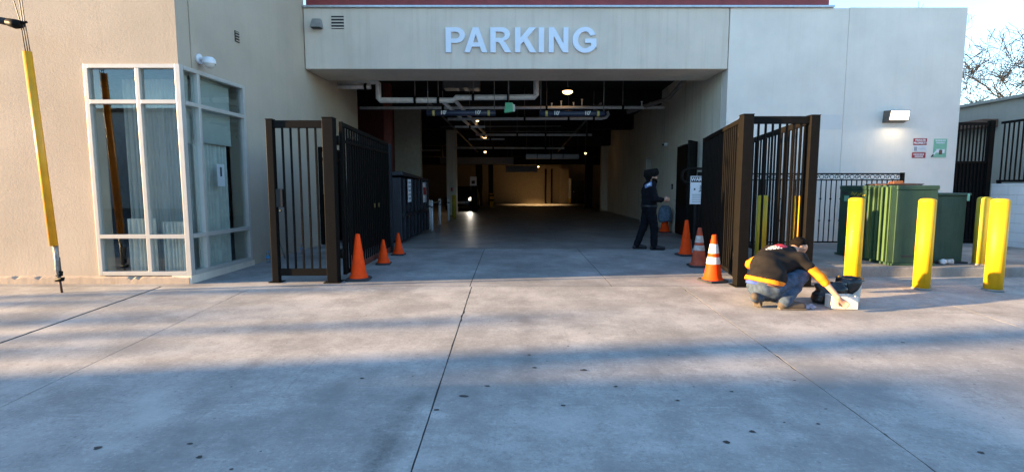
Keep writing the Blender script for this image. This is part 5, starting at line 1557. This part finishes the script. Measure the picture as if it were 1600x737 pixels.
# ---- standing person
SX, SY, SZ = 2.98, 11.18, gz(11.18)
st = thing('person', 'standing person in dark uniform and black turban walking by the right gate', 'person', (SX, SY, SZ))
def Q(x, y, z): return Vector((SX + x, SY + y, SZ + z))
hip = Q(.03, 0, .93)
hL, hR_ = Q(.02, .09, .90), Q(.04, -.09, .90)
kL, kR = Q(-.06, .10, .48), Q(.13, -.09, .49)
aL, aR = Q(-.20, .10, .09), Q(.13, -.10, .085)
tL, tR = Q(-.02, .08, .035), Q(.33, -.12, .035)
ch = Q(.02, 0, 1.28); nk = Q(.04, 0, 1.47); hd_ = Q(.075, -.01, 1.60)
sR, sL = Q(.03, -.19, 1.41), Q(.03, .19, 1.41)
eR, eL = Q(.08, -.25, 1.12), Q(.10, .22, 1.12)
wR, wL = Q(.30, -.17, 1.10), Q(.33, .05, 1.08)
body = [(hip, ch, .12, .13), (ch, nk, .12, .06), (nk, hd_ - V(0, 0, .05), .055, .055), (hd_, hd_ + V(-.02, 0, .03), .085, .09), (hd_ + V(.05, 0, -.05), hd_ + V(.065, 0, -.075), .055, .04), (hd_ + V(.098, 0, -.0), hd_ + V(.112, 0, -.025), .012, .015),
        (ch, sR, .1, .06), (sR, eR, .05, .042), (eR, wR, .04, .028), (ch, sL, .1, .06), (sL, eL, .05, .042), (eL, wL, .04, .028),
        (hip, hL, .1, .09), (hL, kL, .085, .055), (kL, aL, .055, .04), (hip, hR_, .1, .09), (hR_, kR, .085, .055), (kR, aR, .055, .04), (aL, tL, .035, .03), (aR, tR, .035, .03)]
for s_ in (1, -1): body.append((hd_ + V(-.01, s_ * .084, -.005), hd_ + V(-.012, s_ * .088, -.04), .015, .012))
body += hand(wR, V(1, .25, .02), V(.1, .9, .2), 1, 1.0, .35)
body += hand(wL, V(1, -.2, .05), V(.1, -.9, .2), -1, 1.0, .35)
sdf_obj('body', body, .0095, M['skin'], st, k=.02)
jk = [(Q(.03, 0, .98), ch, .155, .165), (Q(.03, -.08, 1.0), Q(.02, -.1, 1.33), .12, .12), (Q(.03, .08, 1.0), Q(.02, .1, 1.33), .12, .12), (ch, nk - V(0, 0, .04), .15, .09), (ch + V(0, 0, .06), sR, .12, .085), (ch + V(0, 0, .06), sL, .12, .085),
      (sR, eR, .082, .07), (eR, wR - V(.03, 0, 0), .066, .05), (sL, eL, .082, .07), (eL, wL - V(.03, 0, 0), .066, .05), (Q(.03, 0, .93), Q(.03, 0, 1.0), .165, .16)]
jkt = sdf_obj('jacket', jk, .012, M['navy'], st, k=.035, wob=.005, wobscale=9, cut=[((0, 0, SZ + .84), (0, 0, -1))])
tr_ = [(hip, hL, .135, .115), (hip, hR_, .135, .115), (hL, kL, .115, .085), (kL, aL, .082, .072), (hR_, kR, .115, .085), (kR, aR + V(0, 0, .0), .082, .074)]
sdf_obj('trousers', tr_, .012, M['navy'], st, k=.03, wob=.005, wobscale=11)
for (a_, t_) in ((aL, tL), (aR, tR)):
    hl = V(a_.x - .05, a_.y, SZ + .045)
    sdf_obj('shoe', [(hl, t_ + V(0, 0, .006), .045, .042), (a_ + V(0, 0, .0), t_, .05, .035)], .009, M['shoe'], st, k=.03, cut=[((0, 0, SZ + .003), (0, 0, -1))])
# turban wound over the head, beard below
tb_ = [(hd_ + V(-.05, 0, .075), hd_ + V(.03, 0, .095), .115, .105), (hd_ + V(-.06, 0, .03), hd_ + V(-.02, 0, .05), .105, .11), (hd_ + V(-.09, .05, .05), hd_ + V(.09, .0, .085), .06, .055), (hd_ + V(-.09, -.05, .05), hd_ + V(.09, .0, .085), .06, .055), (hd_ + V(-.05, 0, .13), hd_ + V(.05, 0, .13), .075, .07)]
tb_ += [(hd_ + V(.075, .03, .125), hd_ + V(.075, -.03, .125), .052, .052), (hd_ + V(-.10, 0, .13), hd_ + V(-.02, 0, .155), .07, .07), (hd_ + V(-.12, 0, .02), hd_ + V(-.10, 0, .08), .06, .07)]
tb_ += [(hd_ + V(-.085, 0, .0), hd_ + V(-.07, 0, -.10), .06, .055)]
sdf_obj('turban', tb_, .009, M['blackcloth'], st, k=.02, wob=.003, wobscale=18, cut=[(tuple(hd_ + V(0, 0, .165)), (-.14, 0, .99))])
sdf_obj('beard', [(hd_ + V(.05, 0, -.085), hd_ + V(.075, 0, -.115), .062, .045), (hd_ + V(.01, .06, -.06), hd_ + V(.06, .02, -.1), .035, .04), (hd_ + V(.01, -.06, -.06), hd_ + V(.06, -.02, -.1), .035, .04)], .008, M['hair'], st, k=.02)
sdf_obj('belt', [(Q(.03, -.03, .96), Q(.03, .03, .96), .172, .172)], .01, M['shoe'], st, k=.02, cut=[((0, 0, SZ + .985), (0, 0, 1)), ((0, 0, SZ + .935), (0, 0, -1))])
dn = V(-.05, -1, .25)
decal('shoulder_patch', jkt, Q(-.05, -.2, 1.42), V(1, 0, .1), V(0, 0, 1), dn, lambda a, b: True, M['patchblue'], st, .11, .10, 6, 6, .006)
decal('shoulder_patch', jkt, Q(-.05, -.2, 1.42), V(1, 0, .1), V(0, 0, 1), dn, lambda a, b: abs(b) < .55 and abs(a) < .6, M['white'], st, .11, .10, 8, 8, .01)
decal('chest_patch', jkt, Q(.13, -.2, 1.37), V(1, 0, 0), V(0, 0, 1), V(.5, -1, .1), lambda a, b: a*a + b*b < 1, M['white'], st, .10, .085, 8, 8, .006)
decal('chest_patch', jkt, Q(.13, -.2, 1.335), V(1, 0, 0), V(0, 0, 1), V(.5, -1, .1), lambda a, b: True, M['patchblue'], st, .07, .03, 5, 3, .01)
